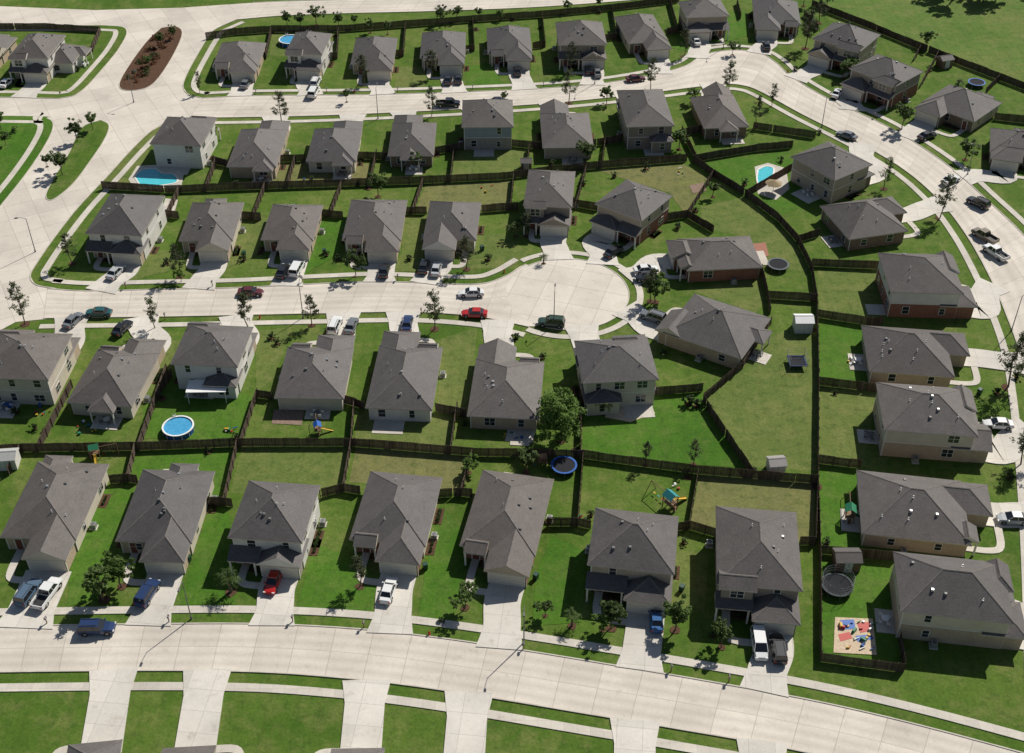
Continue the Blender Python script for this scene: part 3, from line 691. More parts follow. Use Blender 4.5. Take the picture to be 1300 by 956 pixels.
FL = [[(-60, 580), (30, 574), (173, 572), (302, 567), (450, 567)], [(450, 567), (600, 579), (740, 582)], [(740, 582), (886, 602), (1037, 614)],
 [(92, 492), (50, 573)], [(212, 472), (177, 572)], [(327, 503), (306, 567)], [(450, 514), (446, 567)], [(580, 520), (572, 577)], [(737, 505), (737, 582)],
 [(327, 505), (348, 508)], [(437, 512), (463, 520)], [(553, 522), (592, 530)], [(686, 537), (737, 540)], [(200, 505), (219, 478)],
 [(173, 572), (163, 612), (140, 614)], [(163, 612), (176, 614)], [(302, 567), (285, 642), (264, 642)], [(285, 642), (296, 644)], [(446, 567), (436, 624), (406, 632)], [(436, 624), (458, 628)],
 [(600, 579), (585, 630), (556, 632)], [(585, 630), (600, 632)], [(740, 582), (733, 668), (694, 668)], [(733, 668), (750, 672)], [(886, 602), (874, 672), (860, 674)], [(874, 672), (908, 682)], [(1037, 614), (1034, 692), (1014, 692)],
 [(28, 574), (12, 604)], [(1036, 383), (1038, 480), (1037, 614)], [(1037, 614), (1040, 700), (1041, 840), (1147, 854), (1141, 812)], [(1038, 403), (1100, 413), (1120, 412)],
 [(1038, 489), (1117, 498)], [(1037, 588), (1092, 595)], [(1040, 703), (1137, 712)],
 [(1036, 383), (1030, 345), (1012, 308), (987, 280), (947, 250), (905, 224), (880, 206)], [(1036, 383), (974, 379)], [(966, 345), (974, 379), (977, 400)], [(1030, 338), (1118, 342)], [(1012, 308), (1040, 300)], [(947, 250), (1006, 216)],
 [(880, 206), (960, 192), (1006, 188)], [(956, 164), (1035, 176)], [(978, 412), (942, 468), (892, 510)], [(892, 510), (905, 532), (956, 607)], [(832, 502), (892, 497)], [(905, 356), (968, 350)],
 [(130, 240), (215, 245), (340, 240), (520, 234), (640, 228), (700, 220), (760, 214), (872, 205)],
 [(275, 208), (262, 243)], [(375, 206), (365, 239)], [(478, 198), (470, 236)], [(577, 190), (572, 232)], [(672, 190), (668, 224)], [(768, 183), (764, 213)], [(865, 168), (884, 206)],
 [(270, 208), (290, 212)], [(354, 206), (388, 205)], [(453, 202), (492, 203)], [(553, 196), (588, 190)], [(650, 186), (688, 190)], [(753, 186), (790, 180)], [(857, 175), (890, 168)],
 [(228, 245), (214, 275)], [(337, 240), (322, 278)], [(434, 238), (420, 275)], [(537, 234), (524, 272)], [(652, 228), (648, 268)], [(744, 218), (730, 268)],
 [(200, 275), (228, 278)], [(303, 278), (332, 280)], [(402, 275), (436, 278)], [(512, 272), (542, 272)], [(608, 270), (658, 266)], [(728, 262), (760, 268)], [(905, 224), (872, 276), (838, 282)], [(872, 276), (905, 296)],
 [(262, 50), (300, 44), (345, 41), (440, 40), (520, 34), (600, 28), (700, 21), (780, 13), (862, 3)], [(345, 41), (338, 75), (328, 76)], [(430, 42), (428, 75), (410, 76)], [(515, 35), (512, 72), (500, 72)], [(600, 28), (602, 65), (590, 66)], [(688, 22), (692, 60), (676, 62)], [(776, 13), (782, 50), (768, 52)], [(850, 5), (860, 42), (846, 44)],
 [(-40, 38), (60, 38), (128, 42), (118, 66), (90, 88)], [(1030, 8), (1100, 35), (1160, 60), (1230, 87), (1300, 114), (1400, 160)], [(1020, 20), (1038, 40)], [(1112, 40), (1108, 66)], [(1168, 64), (1160, 78)], [(1190, 72), (1168, 112)], [(1268, 102), (1250, 120)], [(1262, 152), (1330, 160)],
 [(0, 500), (-40, 572)], [(935, 5), (940, 25)]]
for l in FL: fence(l)

# ---------------------------------------------------------------- trees
mul = MB(); mulz = [0]
def disc(mb, p, r, z, m=0, n=14):
    mulz[0] += .0003
    mb.face([(p.x+cos(2*pi*i/n)*r*R.uniform(.85, 1.12), p.y+sin(2*pi*i/n)*r*R.uniform(.85, 1.12), z+mulz[0]) for i in range(n)], m)
def tree(name, me, u, v, s=1, z=0, mulch=True):
    p = G(u, v); p.z = z; inst(name, me, p, R.uniform(0, 6.28), (s*R.uniform(.88, 1.12), s*R.uniform(.88, 1.12), s*R.uniform(.9, 1.12)))
    if mulch: disc(mul, p, .75*s, .045+z)
for u, v, s in [(358, 158, 1.15), (548, 148, 1), (722, 132, 1.2), (826, 115, 1.1), (925, 118, 1.2), (197, 417, 1), (315, 415, 1), (396, 413, .95), (552, 418, 1.05), (32, 412, 1.15),
                (826, 383, 1), (1193, 277, 1.25), (1280, 492, 1.45), (1022, 62, 1.35), (461, 108, 1.05), (548, 98, 1), (592, 342, 1), (228, 352, 1), (92, 335, 1), (1040, 30, 1),
                (457, 745, .9), (868, 72, 1), (725, 92, 1), (1296, 590, 1.1), (880, 590, .7), (254, 118, .7), (1212, 132, .9), (1122, 240, 1), (820, 590, .6), (668, 300, .8), (980, 135, .8), (960, 160, .9)]:
    tree("pine_tree", R.choice(PINE), u, v, s)
for u, v, s in [(80, 222, 1.1), (98, 180, 1.0), (118, 165, .8), (745, 208, 1.1), (132, 762, 1.3), (590, 772, 1.0), (776, 798, 1.1), (916, 822, .8), (770, 132, .9),
                (365, 34, .8), (382, 36, .8), (402, 32, 1.0), (430, 36, .8), (450, 34, .65), (470, 42, .8), (492, 44, .7), (560, 30, .95), (580, 26, .8), (608, 24, .7), (635, 26, .6), (720, 16, .7), (760, 10, .6),
                (1145, 165, 1.2), (1225, 203, 1), (862, 190, 1), (480, 250, 1.0), (452, 350, 1), (1020, 8, 1), (1050, 8, .9), (56, 95, .9), (22, 90, .8), (2, 165, .9), (8, 185, .7), (655, 300, .8), (668, 600, .9), (640, 130, .6),
                (905, 250, .7), (930, 70, .7), (857, 800, 1.1), (692, 782, .6), (1077, 95, 1), (530, 215, .8), (60, 212, .6), (230, 358, .6), (440, 130, .6)]:
    tree("broadleaf_tree", R.choice(BROAD+BRIGHT[:1]), u, v, s*.85)
for u, v, s in [(878, 130, .7), (832, 384, .9), (765, 800, .6), (155, 745, .9), (1070, 100, .8), (595, 600, .6), (1175, 60, .8)]: tree("broadleaf_tree", R.choice(BRIGHT), u, v, s)
tree("broadleaf_tree", BIG, 712, 560, 1.05)
for u, v, s in [(293, 752, 1.15), (765, 524, 1.0), (726, 795, .8), (690, 335, .6)]: tree("palm_tree", PALM, u, v, s)
for u, v, s in [(874, 513, 1.1), (884, 516, .9), (128, 752, 1), (900, 520, .7), (1266, 500, .8), (1282, 608, .9), (560, 790, .5), (905, 808, .6), (195, 440, .7), (345, 430, .8), (352, 437, .7), (300, 555, .6), (655, 430, .7), (735, 470, .8), (842, 450, .7), (860, 290, .8),
                (430, 330, .7), (415, 325, .6), (310, 330, .7), (520, 330, .7), (212, 335, .8), (620, 330, .8), (395, 230, .8), (455, 235, .7), (300, 235, .8), (700, 210, .8), (740, 235, .8), (780, 225, .7), (820, 215, .8), (945, 235, .8), (992, 205, .7), (1040, 170, .6), (1010, 90, .8), (1100, 60, .9), (1180, 90, .9), (1240, 125, .8), (1130, 100, .6),
                (20, 525, .7), (45, 545, .7), (95, 570, .6), (750, 655, .6), (868, 690, .6), (1050, 690, .6), (1060, 500, .5), (980, 600, .6), (30, 100, .8), (100, 90, .8), (10, 175, .9), (18, 168, .8), (1290, 480, .8), (688, 455, .7), (590, 540, .6)]:
    tree("shrub", R.choice(BUSH), u, v, s*.8)
for l in FL:             # odd volunteer shrubs against the fences
    p = px(l)
    for a, b in zip(p, p[1:]):
        for k in range(int((b-a).length/14)):
            if R.random() < .55:
                t = (b-a).normalized(); q = a.lerp(b, R.random())+Vector((-t.y, t.x, 0))*R.choice([-1, 1])*R.uniform(.6, 1.0)
                inst("shrub", R.choice(BUSH), (q.x, q.y, 0), R.uniform(0, 6), R.uniform(.22, .5)); disc(mul, q, R.uniform(.5, .9), .045)
for i in range(26):
    tree("broadleaf_tree", R.choice(BROAD), R.uniform(1170, 1500), R.uniform(-30, 4), R.uniform(1.3, 1.9), 0, False)
mb = MB()
for i in range(60):
    t = R.random(); p = G(212-40*t+R.uniform(-13, 11), 42+62*t+R.uniform(-3, 3)); s = R.uniform(.35, .8); m = R.choice([0, 1, 1, 0, 1])
    for _ in range(55):
        o = rv(); leaf(mb, Vector((p.x+o.x*s*1.2, p.y+o.y*s*1.2, .12+s*.6+o.z*s*.7)), R.uniform(.12, .22), m, o)
mb.obj("flower_bed_planting", [M_SHRUB, M_RED])
tree("broadleaf_tree", BROAD[1], 205, 60, .6, .12); tree("broadleaf_tree", BROAD[0], 190, 85, .5, .12); tree("broadleaf_tree", BROAD[2], 220, 50, .6, .12)
mul.obj("mulch_bed", [M_MULCH])

# ---------------------------------------------------------------- vehicles
n = NB("car_paint", .25, .5); n.l(n.n('ShaderNodeObjectInfo').outputs['Color'], n.b.inputs['Base Color']); n.b.inputs['Coat Weight'].default_value = .6; M_PAINT = n.m
M_TYRE = plain("tyre_rubber", (.02, .02, .02), .9, .1); M_CHROME = plain("wheel_alloy", (.5, .5, .5), .3, .5, .05, 3, .8)
M_CG = NB("car_glass", .04, .8); M_CG.b.inputs['Base Color'].default_value = (.012, .014, .017, 1); M_CG = M_CG.m
M_LIGHT = plain("headlamp", (.7, .7, .68), .2, .6); M_TAIL = plain("tail_lamp", (.35, .02, .015), .3, .5); M_PLAS = plain("dark_plastic", (.03, .03, .03), .6, .3)
CM = [M_PAINT, M_CG, M_TYRE, M_CHROME, M_LIGHT, M_TAIL, M_PLAS]
def loft(mb, secs, m, capm=None):
    rings = []
    for x, wb, wt, z0, z1 in secs:
        h = z1-z0
        r = [(-wb*.92, z0), (-wb, z0+h*.3), (-(wb*.55+wt*.45), z0+h*.7), (-wt*.9, z1), (wt*.9, z1), (wb*.55+wt*.45, z0+h*.7), (wb, z0+h*.3), (wb*.92, z0)]
        rings.append([(x, a, b) for a, b in r])
    vs = [p for r in rings for p in r]; fs = []
    for i in range(len(rings)-1):
        for j in range(8): a = i*8+j; b = i*8+(j+1) % 8; fs.append((a, a+8, b+8, b))
    fs.append(tuple(range(8))); fs.append(tuple(range(len(vs)-8, len(vs)))[::-1]); mb.raw(vs, fs, m)
def cabin(mb, x0, x1, x2, x3, w0, w1, zb, zt):
    b = [Vector((x0, -w0, zb)), Vector((x3, -w0, zb)), Vector((x3, w0, zb)), Vector((x0, w0, zb))]
    t = [Vector((x1, -w1, zt)), Vector((x2, -w1, zt)), Vector((x2, w1, zt)), Vector((x1, w1, zt))]
    for i in range(4): j = (i+1) % 4; mb.face([b[i], b[j], t[j], t[i]], 1)
    mb.box(x1-.06, x2+.04, -w1-.03, w1+.03, zt-.03, zt+.05, 0, None, .03)
    for i in range(4): mb.tube(b[i], t[i], .05, .045, 5, 0)
    for f in ((.45,) if x3-x0 < 3 else (.33, .66)):
        for s in (-1, 1): mb.tube((x0+(x3-x0)*f, s*(w0+.0), zb), (x1+(x2-x1)*f, s*w1, zt), .045, .045, 5, 0)
def wheels(mb, xf, xr, w, r=.34):
    for x in (xf, xr):
        for s in (-1, 1):
            mb.tube((x, s*(w-.2), r), (x, s*(w+.02), r), r, r, 18, 2); mb.tube((x, s*(w), r), (x, s*(w+.035), r), r*.6, r*.55, 12, 3)
            mb.tube((x, s*(w-.3), r+.03), (x, s*(w+.008), r+.03), r+.07, r+.07, 18, 6)
def lights(mb, xf, xr, w, z):
    for s in (-1, 1):
        mb.box(xf-.12, xf+.02, s*(w-.25)-.17, s*(w-.25)+.17, z-.07, z+.08, 4); mb.box(xr-.02, xr+.1, s*(w-.2)-.14, s*(w-.2)+.14, z-.05, z+.15, 5)
    mb.box(xf-.1, xf+.03, -.4, .4, z-.15, z, 6)
def sedan():
    mb = MB(); loft(mb, [(-2.32, .72, .6, .38, .82), (-2.2, .84, .7, .26, .95), (-1.5, .89, .8, .2, .98), (-.4, .9, .84, .2, .93), (.85, .9, .82, .2, .92), (1.6, .88, .76, .2, .84), (2.15, .83, .66, .25, .72), (2.3, .7, .55, .36, .62)], 0)
    cabin(mb, -1.75, -1.05, .25, 1.05, .80, .60, .9, 1.42); wheels(mb, 1.4, -1.4, .88); lights(mb, 2.27, -2.32, .86, .62)
    for s in (-1, 1): mb.box(.78, .95, s*.98-.1, s*.98+.1, .92, 1.04, 0)
    return mb.mesh("sedan", CM)
def suv():
    mb = MB(); loft(mb, [(-2.38, .8, .72, .42, 1.02), (-2.28, .9, .82, .3, 1.12), (-1.4, .94, .88, .26, 1.12), (.9, .95, .88, .26, 1.1), (1.7, .93, .84, .26, 1.05), (2.22, .88, .76, .3, .95), (2.38, .78, .65, .42, .8)], 0)
    cabin(mb, -2.25, -2.0, .35, 1.05, .86, .72, 1.08, 1.74); wheels(mb, 1.45, -1.45, .92, .39); lights(mb, 2.35, -2.38, .9, .82)
    for s in (-1, 1): mb.box(.85, 1.02, s*1.04-.1, s*1.04+.1, 1.1, 1.26, 0); mb.box(-1.9, .2, s*.55-.025, s*.55+.025, 1.79, 1.86, 6)
    return mb.mesh("suv", CM)
def pickup():
    mb = MB(); loft(mb, [(-.6, .94, .9, .4, 1.12), (.2, .96, .9, .36, 1.12), (1.6, .96, .88, .36, 1.12), (2.5, .92, .82, .38, 1.04), (2.72, .82, .7, .48, .85)], 0)
    mb.box(-2.8, -.6, -.94, .94, .45, .7, 0)
    for s in (-1, 1): mb.box(-2.8, -.6, s*.9-.06, s*.9+.06, .7, 1.14, 0)
    mb.box(-2.82, -2.72, -.94, .94, .5, 1.14, 0); mb.box(-2.68, -.62, -.82, .82, .71, .74, 6)
    cabin(mb, -.65, -.45, .9, 1.5, .86, .72, 1.1, 1.76); wheels(mb, 1.75, -1.75, .93, .4); lights(mb, 2.68, -2.82, .9, .86)
    return mb.mesh("pickup", CM)
def van():
    mb = MB(); loft(mb, [(-2.5, .85, .8, .35, 1.1), (-2.4, .94, .88, .25, 1.15), (.9, .96, .9, .24, 1.12), (1.7, .94, .84, .26, 1.02), (2.35, .86, .74, .3, .86), (2.5, .76, .6, .4, .72)], 0)
    cabin(mb, -2.4, -2.2, .7, 1.6, .88, .74, 1.08, 1.76); wheels(mb, 1.6, -1.5, .93, .36); lights(mb, 2.45, -2.5, .9, .8); return mb.mesh("minivan", CM)
K = {'s': ("parked_car", sedan()), 'u': ("parked_suv", suv()), 'p': ("pickup_truck", pickup()), 'v': ("minivan", van())}
COL = dict(w=(.72, .72, .7), k=(.018, .018, .02), b=(.02, .04, .11), g=(.16, .17, .18), s=(.42, .43, .44), r=(.42, .015, .012), m=(.10, .018, .02), t=(.02, .09, .09), e=(.03, .06, .04), c=(.09, .14, .2), n=(.2, .17, .12), B=(.02, .10, .27))
def car(u, v, k, c, hd, z=.16):
    p = G(u, v, .75); nm, me = K[k]; o = inst(nm, me, (p.x, p.y, z), radians(hd)); o.color = (*COL[c], 1)
for a in [(123, 797, 'u', 'b', 2, .06), (36, 752, 'u', 'c', 76), (60, 753, 'p', 'w', 76), (187, 753, 'u', 'b', 76), (347, 737, 's', 'r', 262), (493, 749, 's', 'w', 80), (833, 785, 's', 'B', 88), (964, 818, 'v', 'w', 268), (988, 824, 'u', 'k', 88),
          (318, 370, 's', 'm', 0, .06), (377, 341, 'v', 'w', 80), (359, 344, 's', 'k', 80), (488, 343, 's', 'k', 86), (538, 338, 's', 'k', 84), (554, 341, 's', 's', 84), (147, 345, 's', 's', 72), (598, 371, 's', 'w', 182, .06), (602, 397, 's', 'r', 178, .06), (700, 409, 'u', 'e', 172, .07),
          (779, 319, 's', 'k', 48), (820, 342, 's', 'w', 10), (822, 353, 's', 'k', 172), (829, 402, 'u', 'g', 150), (425, 413, 'u', 'w', 82), (446, 413, 's', 'g', 82), (517, 410, 's', 'b', 88), (93, 406, 's', 'g', 70), (125, 396, 's', 't', 178, .06), (155, 416, 's', 'k', 70),
          (569, 131, 'p', 'k', 2, .06), (634, 128, 's', 'k', 3, .06), (569, 101, 's', 'k', 88), (582, 100, 's', 'k', 88), (312, 106, 's', 'g', 80), (401, 104, 'u', 'w', 84), (398, 117, 'v', 'w', 84), (657, 90, 's', 'k', 90), (807, 99, 's', 'm', 12, .06), (747, 88, 's', 'k', 92), (883, 52, 's', 'w', 100), (758, 92, 's', 'g', 92), (973, 58, 's', 'k', 86),
          (1075, 171, 's', 'g', 140, .06), (1177, 172, 's', 'k', 30), (1242, 257, 'u', 'k', 130, .06), (1264, 320, 'p', 'w', 118, .06), (1250, 299, 'p', 'n', 122, .06), (1267, 538, 's', 'w', 176), (1286, 658, 's', 's', 176), (1063, 118, 's', 'w', 60), (1207, 228, 's', 'w', 35), (8, 105, 's', 'w', 80)]:
    car(*a)

# ---------------------------------------------------------------- yard things
def water(name, c):
    n = NB(name, .06, .6); f = n.noise(n.obj(), 2.5, 3); n.base(n.ramp(f, [(.3, c), (.7, tuple(min(1, x*1.35+.02) for x in c))])); n.bump(f, .15, .05); return n.m
M_WAT = water("pool_water", (.06, .42, .48)); M_WATB = water("pool_water_blue", (.05, .27, .46))
M_BLUE = plain("blue_plastic", (.02, .10, .36), .5, .3); M_YEL = plain("yellow_plastic", (.55, .36, .04), .5, .3); M_REDP = plain("red_plastic", (.42, .035, .025), .5, .3); M_GRN = plain("green_plastic", (.03, .18, .09), .5, .3); M_TEAL = plain("teal_plastic", (.04, .24, .25), .5, .3)
M_WOOD = plain("cedar_wood", (.22, .14, .085), .8, .2, .25, 4); M_MAT = plain("trampoline_mat", (.025, .026, .03), .8, .1); M_SAND = plain("sand", (.55, .44, .31), .95, .05, .2, 3); M_PAV = plain("brown_paving", (.24, .17, .13), .9, .1, .3, 3); M_STRAW = plain("straw_thatch", (.32, .25, .15), .95, .05, .35, 6)
def pool_in(l, deck, mat):
    sheet("pool_deck", px(deck, 0), .06, M_WALK, .06)
    p = px(l+[l[0]], 6); A = sum(a.x*b.y-b.x*a.y for a, b in zip(p, p[1:]))
    if A < 0: p = p[::-1]
    mb = MB(); mb.face([(q.x, q.y, .07) for q in p[:-1]], 0); ribbon(mb, p, -.35, 0, .05, .13, 1); mb.obj("swimming_pool", [mat, M_TRIM])
pool_in([(172, 225), (180, 217), (196, 215), (206, 221), (220, 222), (224, 231), (206, 235), (182, 236)], [(163, 228), (174, 211), (204, 209), (234, 218), (230, 238), (172, 241)], M_WAT)
pool_in([(963, 216), (972, 212), (981, 214), (980, 224), (976, 233), (966, 236), (962, 228)], [(958, 212), (975, 207), (998, 214), (1002, 240), (985, 254), (962, 246)], M_WAT)
def pool_up(u, v, r, mat=M_WATB):
    p = G(u, v, 1); mb = MB(); mb.tube((0, 0, 0), (0, 0, 1.05), r, r, 36, 1, False); mb.face([(cos(2*pi*i/36)*r, sin(2*pi*i/36)*r, .92) for i in range(36)], 0)
    q = [Vector((cos(2*pi*i/36)*r, sin(2*pi*i/36)*r, 0)) for i in range(37)]; ribbon(mb, q, -.14, .12, 1.0, 1.1, 2)
    for i in range(12): a = 2*pi*i/12; mb.tube((cos(a)*(r+.06), sin(a)*(r+.06), 0), (cos(a)*(r+.06), sin(a)*(r+.06), 1.05), .05, .05, 5, 2)
    for s in (-.25, .25): mb.tube((r+.15, s, 0), (r+.05, s, 1.7), .03, .03, 5, 2)
    for k in range(4): mb.box(r+.05, r+.15, -.25, .25, .3+k*.33, .34+k*.33, 2)
    mb.obj("above_ground_pool", [mat, M_BLUE, M_WHITE], None, (p.x, p.y, 0), 2)
pool_up(226, 541, 2.35); pool_up(368, 50, 2.6, M_WATB)
def tramp(u, v, r=2.0, rim=M_BLUE, net=False, ns=32):
    p = G(u, v, .9); mb = MB(); q = [Vector((cos(2*pi*(i+.5)/ns)*r, sin(2*pi*(i+.5)/ns)*r, 0)) for i in range(ns+1)]
    ribbon(mb, q, 0, .32, .86, .93, 1); mb.face([(a.x*.86, a.y*.86, .85) for a in q[:-1]], 0)
    for i in range(8 if ns > 4 else 4):
        a = 2*pi*i/8 if ns > 4 else pi/2*(i+.5); mb.tube((cos(a)*r*.97, sin(a)*r*.97, 0), (cos(a)*r*.97, sin(a)*r*.97, 2.5 if net else .88), .04, .035, 6, 2)
    if net:
        for z in (1.5, 2.0, 2.5):
            for i in range(ns): mb.tube(q[i]*.97+Vector((0, 0, z)), q[i+1]*.97+Vector((0, 0, z)), .02, .02, 4, 2, False)
        for i in range(ns*(1 if ns > 4 else 0)): mb.tube(q[i]*.97+Vector((0, 0, .9)), q[i]*.97+Vector((0, 0, 2.5)), .008, .008, 3, 0, False)
    mb.obj("trampoline", [M_MAT, rim, M_METAL], None, (p.x, p.y, 0))
NAVY = plain("navy_pad", (.015, .03, .085), .7, .2)
tramp(716, 590, 2.0, M_BLUE, False); tramp(988, 335, 2.0, plain("grey_pad", (.1, .12, .13))); tramp(1063, 742, 2.2, plain("black_pad", (.03, .04, .045)), True); tramp(1012, 458, 2.1, NAVY, True, 4); tramp(1240, 104, 2.0, M_BLUE)
def playset(u, v, rz, pal=(M_TEAL, M_YEL, M_REDP), s=1.0):
    p = G(u, v); mb = MB()
    for x in (-.8, .8):
        for y in (-.7, .7): mb.box(x-.06, x+.06, y-.06, y+.06, 0, 2.6, 3)
    mb.box(-.85, .85, -.75, .75, 1.25, 1.33, 3)
    mb.face([(-.95, -.9, 2.5), (.95, -.9, 2.5), (.95, 0, 3.2), (-.95, 0, 3.2)], 0); mb.face([(-.95, 0, 3.2), (.95, 0, 3.2), (.95, .9, 2.5), (-.95, .9, 2.5)], 0)
    for y in (-.72, .72): mb.box(-.8, .8, y-.03, y+.03, 1.6, 1.7, 3); mb.box(-.8, .8, y-.03, y+.03, 1.9, 2.0, 3)
    prev = Vector((0, -.75, 1.3))
    for k in range(1, 8):
        t = k/7; q = Vector((0, -.75-2.6*t, 1.3*(1-t)**1.15+.12))
        mb.face([prev+Vector((-.27, 0, 0)), q+Vector((-.27, 0, 0)), q+Vector((.27, 0, 0)), prev+Vector((.27, 0, 0))], 1)
        for sg in (-.27, .27): mb.face([prev+Vector((sg, 0, 0)), q+Vector((sg, 0, 0)), q+Vector((sg, 0, .16)), prev+Vector((sg, 0, .16))], 1)
        prev = q
    mb.tube((.8, 0, 2.35), (4.2, 0, 2.35), .06, .06, 6, 3)
    for y in (-1.1, 1.1): mb.tube((4.2, 0, 2.35), (4.3, y, 0), .055, .055, 6, 3)
    for i, x in enumerate((1.6, 2.5, 3.4)):
        for dx in (-.22, .22): mb.tube((x+dx, 0, 2.35), (x+dx, 0, .5), .012, .012, 4, 4)
        mb.box(x-.24, x+.24, -.1, .1, .46, .5, [2, 0, 1][i])
    for k in range(5): mb.box(-1.15, -.85, -.25, .25, .2+k*.23, .24+k*.23, 3)
    o = mb.obj("playground_swing_set", [pal[0], pal[1], pal[2], M_WOOD, M_METAL], None, (p.x, p.y, 0), rz); o.scale = (s,)*3
playset(850, 645, 2.2); playset(1077, 660, 1.4, (M_GRN, M_GRN, M_GRN), .9); playset(122, 580, .3, (M_GRN, M_YEL, M_REDP), .8); playset(404, 550, 1.8, (M_BLUE, M_YEL, M_GRN), .7); playset(688, 590, 3.4, (M_WOOD, M_YEL, M_BLUE), .7); playset(205, 280, .4, (M_GRN, M_YEL, M_REDP), .6)
def shed(u, v, w_, d_, h_, rz, wm, rm, open_=False):
    p = G(u, v); mb = MB()
    if open_:
        for x in (-w_/2+.1, w_/2-.1):
            for y in (-d_/2+.1, d_/2-.1): mb.box(x-.06, x+.06, y-.06, y+.06, 0, h_, 1)
        mb.box(-w_/2-.1, w_/2+.1, -d_/2-.1, d_/2+.1, h_, h_+.12, 2)
    else:
        mb.box(-w_/2, w_/2, -d_/2, d_/2, 0, h_, 0); hiproof(mb, -w_/2-.15, w_/2+.15, -d_/2-.15, d_/2+.15, h_+.1, radians(25), 'gable', 'gable', None, 2, 1, 0, 2, .1)
        mb.box(-.55, .55, -d_/2-.04, -d_/2+.02, .05, 1.9, 1); mb.box(-.02, .02, -d_/2-.06, -d_/2, .05, 1.9, 3)
    mb.obj("patio_canopy" if open_ else "garden_shed", [wm, M_TRIM, rm, M_POLE], None, (p.x, p.y, 0), rz)
shed(12, 590, 3, 2.6, 2.0, .1, M_SD[1], plain("light_shed_roof", (.4, .4, .38))); shed(984, 597, 2.4, 2.2, 1.8, .1, M_SD[1], plain("grey_shed_roof", (.3, .28, .26)))
shed(1018, 418, 3, 2.6, 2.2, 0, M_SD[1], M_WHITE, False); shed(1073, 718, 3.4, 2.6, 2.0, 0, M_WOOD, M_ROOF); shed(1198, 84, 3, 2.6, 2, .3, M_WOOD, M_ROOF); shed(668, 214, 2.2, 2, 1.8, 0, M_WOOD, M_ROOF)
shed(266, 505, 6.2, 3.0, 2.4, .02, M_WHITE, M_WHITE, True)
def slab(name, l, m, h=.07): sheet(name, px(l), h, m, h)
slab("patio", [(348, 520), (386, 522), (383, 540), (345, 538)], M_PAV); slab("patio", [(645, 543), (680, 545), (676, 562), (641, 560)], M_WALK); slab("patio", [(770, 512), (818, 508), (832, 525), (800, 536), (768, 530)], M_SAND)
slab("patio", [(955, 310), (972, 308), (976, 325), (962, 328)], plain("red_paving", (.30, .12, .075))); slab("sandpit", [(1060, 784), (1108, 786), (1113, 832), (1058, 829)], M_SAND, .1); slab("patio", [(210, 252), (226, 254), (222, 268), (206, 266)], M_WALK)
slab("patio", [(875, 236), (893, 232), (897, 242), (880, 246)], M_PAV)
slab("play_mat", [(1066, 788), (1084, 787), (1086, 799), (1069, 800)], M_BLUE, .13); slab("play_mat", [(1088, 792), (1104, 790), (1108, 801), (1092, 804)], M_REDP, .13)
slab("play_mat", [(1064, 806), (1078, 803), (1082, 811), (1067, 815)], M_REDP, .13); slab("play_mat", [(1086, 808), (1106, 806), (1109, 812), (1088, 815)], M_BLUE, .13)
def toys(u0, v0, u1, v1, n, s=.35):
    mb = MB()
    for i in range(n):
        p = G(R.uniform(u0, u1), R.uniform(v0, v1)); m = R.randrange(5); k = R.random(); a = s*R.uniform(.4, 1.2)
        if k < .4: mb.tube((p.x, p.y, .14), (p.x, p.y, .14+a*.6), a*.7, a*.6, 10, m)
        elif k < .75: mb.box(-a, a, -a*.5, a*.5, .1, .14+a, m, Matrix.Translation((p.x, p.y, 0)) @ Matrix.Rotation(R.uniform(0, 3), 4, 'Z'), a*.15)
        else: mb.tube((p.x, p.y, .25), (p.x+a*2, p.y+a, .3), .1, .06, 6, m)
    mb.obj("garden_toys", [M_BLUE, M_YEL, M_REDP, M_WHITE, M_GRN])
toys(1063, 790, 1108, 826, 24, .38); toys(95, 535, 130, 552, 8); toys(283, 545, 300, 552, 7); toys(35, 515, 70, 530, 7); toys(0, 512, 15, 524, 3, .7); toys(845, 615, 862, 622, 3); toys(1075, 455, 1085, 470, 5); toys(640, 550, 675, 560, 8); toys(930, 660, 940, 668, 2, .3); toys(370, 226, 395, 232, 5); toys(735, 655, 745, 660, 3); toys(610, 235, 625, 245, 4); toys(860, 215, 870, 225, 5)
p = G(981, 244); mb = MB(); mb.tube((0, 0, 0), (0, 0, 2.4), .05, .05, 8, 1)
for i in range(20):
    a, b = 2*pi*i/20, 2*pi*(i+1)/20; r = 1.7*R.uniform(.93, 1.07); mb.face([(0, 0, 2.7), (cos(a)*r, sin(a)*r, 1.95+R.uniform(-.06, .06)), (cos(b)*r, sin(b)*r, 1.95)], 0)
mb.obj("thatched_parasol", [M_STRAW, M_WOOD], None, (p.x, p.y, .06))
def lamp():
    mb = MB(); mb.tube((0, 0, 0), (0, 0, .5), .16, .13, 10, 0); mb.tube((0, 0, .4), (0, 0, 7.4), .09, .055, 8, 0)
    prev = Vector((0, 0, 7.35))
    for i in range(1, 6): t = i/5; q = Vector((1.5*t, 0, 7.35+.45*sin(t*pi/2))); mb.tube(prev, q, .04, .04, 6, 0); prev = q
    mb.box(1.35, 2.0, -.14, .14, 7.68, 7.86, 0, None, .05); mb.box(1.45, 1.92, -.1, .1, 7.65, 7.69, 1); return mb.mesh("lamp", [M_POLE, M_LIGHT])
LM = lamp()
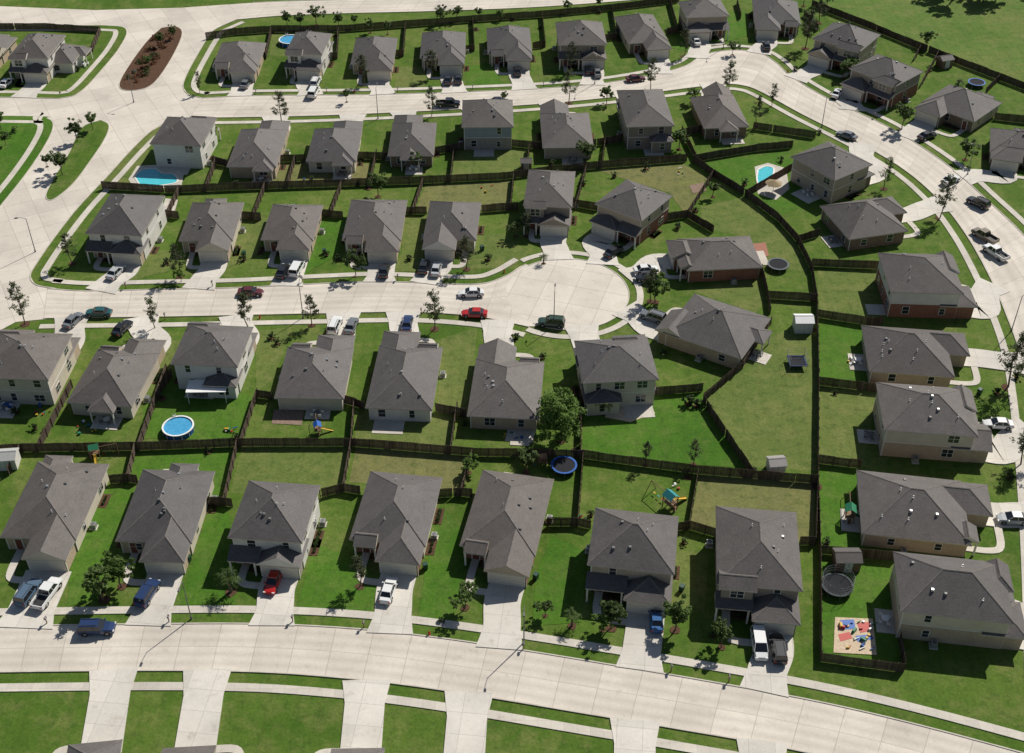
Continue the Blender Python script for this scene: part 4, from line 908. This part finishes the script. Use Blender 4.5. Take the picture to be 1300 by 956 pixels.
for u, v, a in [(665, 817, -1.6), (243, 786, -1.6), (755, 107, -1.6), (703, 415, 1.5), (1228, 222, -2.4), (480, 151, 1.5), (1043, 162, .9), (385, 404, 1.5), (45, 320, 3.4), (1284, 420, .2), (170, 130, 0), (918, 62, -1.6)]:
    p = G(u, v); inst("street_lamp", LM, (p.x, p.y, 0), a)
mb = MB(); mb.box(-.06, .06, -.06, .06, 0, 1.05, 0); mb.box(-.12, .12, -.26, .26, 1.05, 1.22, 1); mb.tube((0, -.26, 1.22), (0, .26, 1.22), .12, .12, 10, 1); mb.box(.13, .15, .05, .2, 1.2, 1.4, 2); MBX = mb.mesh("mailbox", [M_WOOD, M_POLE, M_REDP])
for u, v in [(215, 790), (372, 790), (462, 797), (665, 824), (852, 852), (925, 866), (270, 364), (384, 359), (505, 356), (560, 358), (160, 366), (325, 119), (415, 118), (505, 117), (600, 114), (690, 110), (1110, 150), (60, 792), (405, 401), (535, 399), (610, 404), (210, 405)]:
    p = G(u, v); inst("mailbox", MBX, (p.x, p.y, 0), R.choice([0, pi]))
mb = MB(); mb.tube((0, 0, 0), (0, 0, .6), .12, .11, 10, 0); mb.tube((0, 0, .6), (0, 0, .74), .13, .03, 10, 0); mb.tube((-.2, 0, .42), (.2, 0, .42), .06, .06, 8, 0); mb.tube((0, 0, 0), (0, 0, .06), .18, .18, 10, 0); HY = mb.mesh("hydrant", [M_REDP])
for u, v in [(545, 806), (330, 404), (640, 346), (1000, 92), (450, 118)]: p = G(u, v); inst("fire_hydrant", HY, (p.x, p.y, 0), 0)
mb = MB(); mb.box(-.28, .28, -.3, .3, .08, 1.0, 0, None, -.04); mb.box(-.33, .33, -.36, .34, 1.0, 1.08, 0)
for x in (-.25, .25): mb.tube((x-.04, .28, .12), (x+.04, .28, .12), .12, .12, 10, 1)
BIN = mb.mesh("bin", [plain("dark_green_bin", (.02, .06, .04), .5), M_TYRE])
for u, v in [(240, 712), (388, 705), (540, 722), (680, 735), (865, 750), (310, 325), (412, 322), (612, 318), (1243, 500)]: p = G(u, v); inst("wheelie_bin", BIN, (p.x, p.y, 0), R.uniform(0, 3))
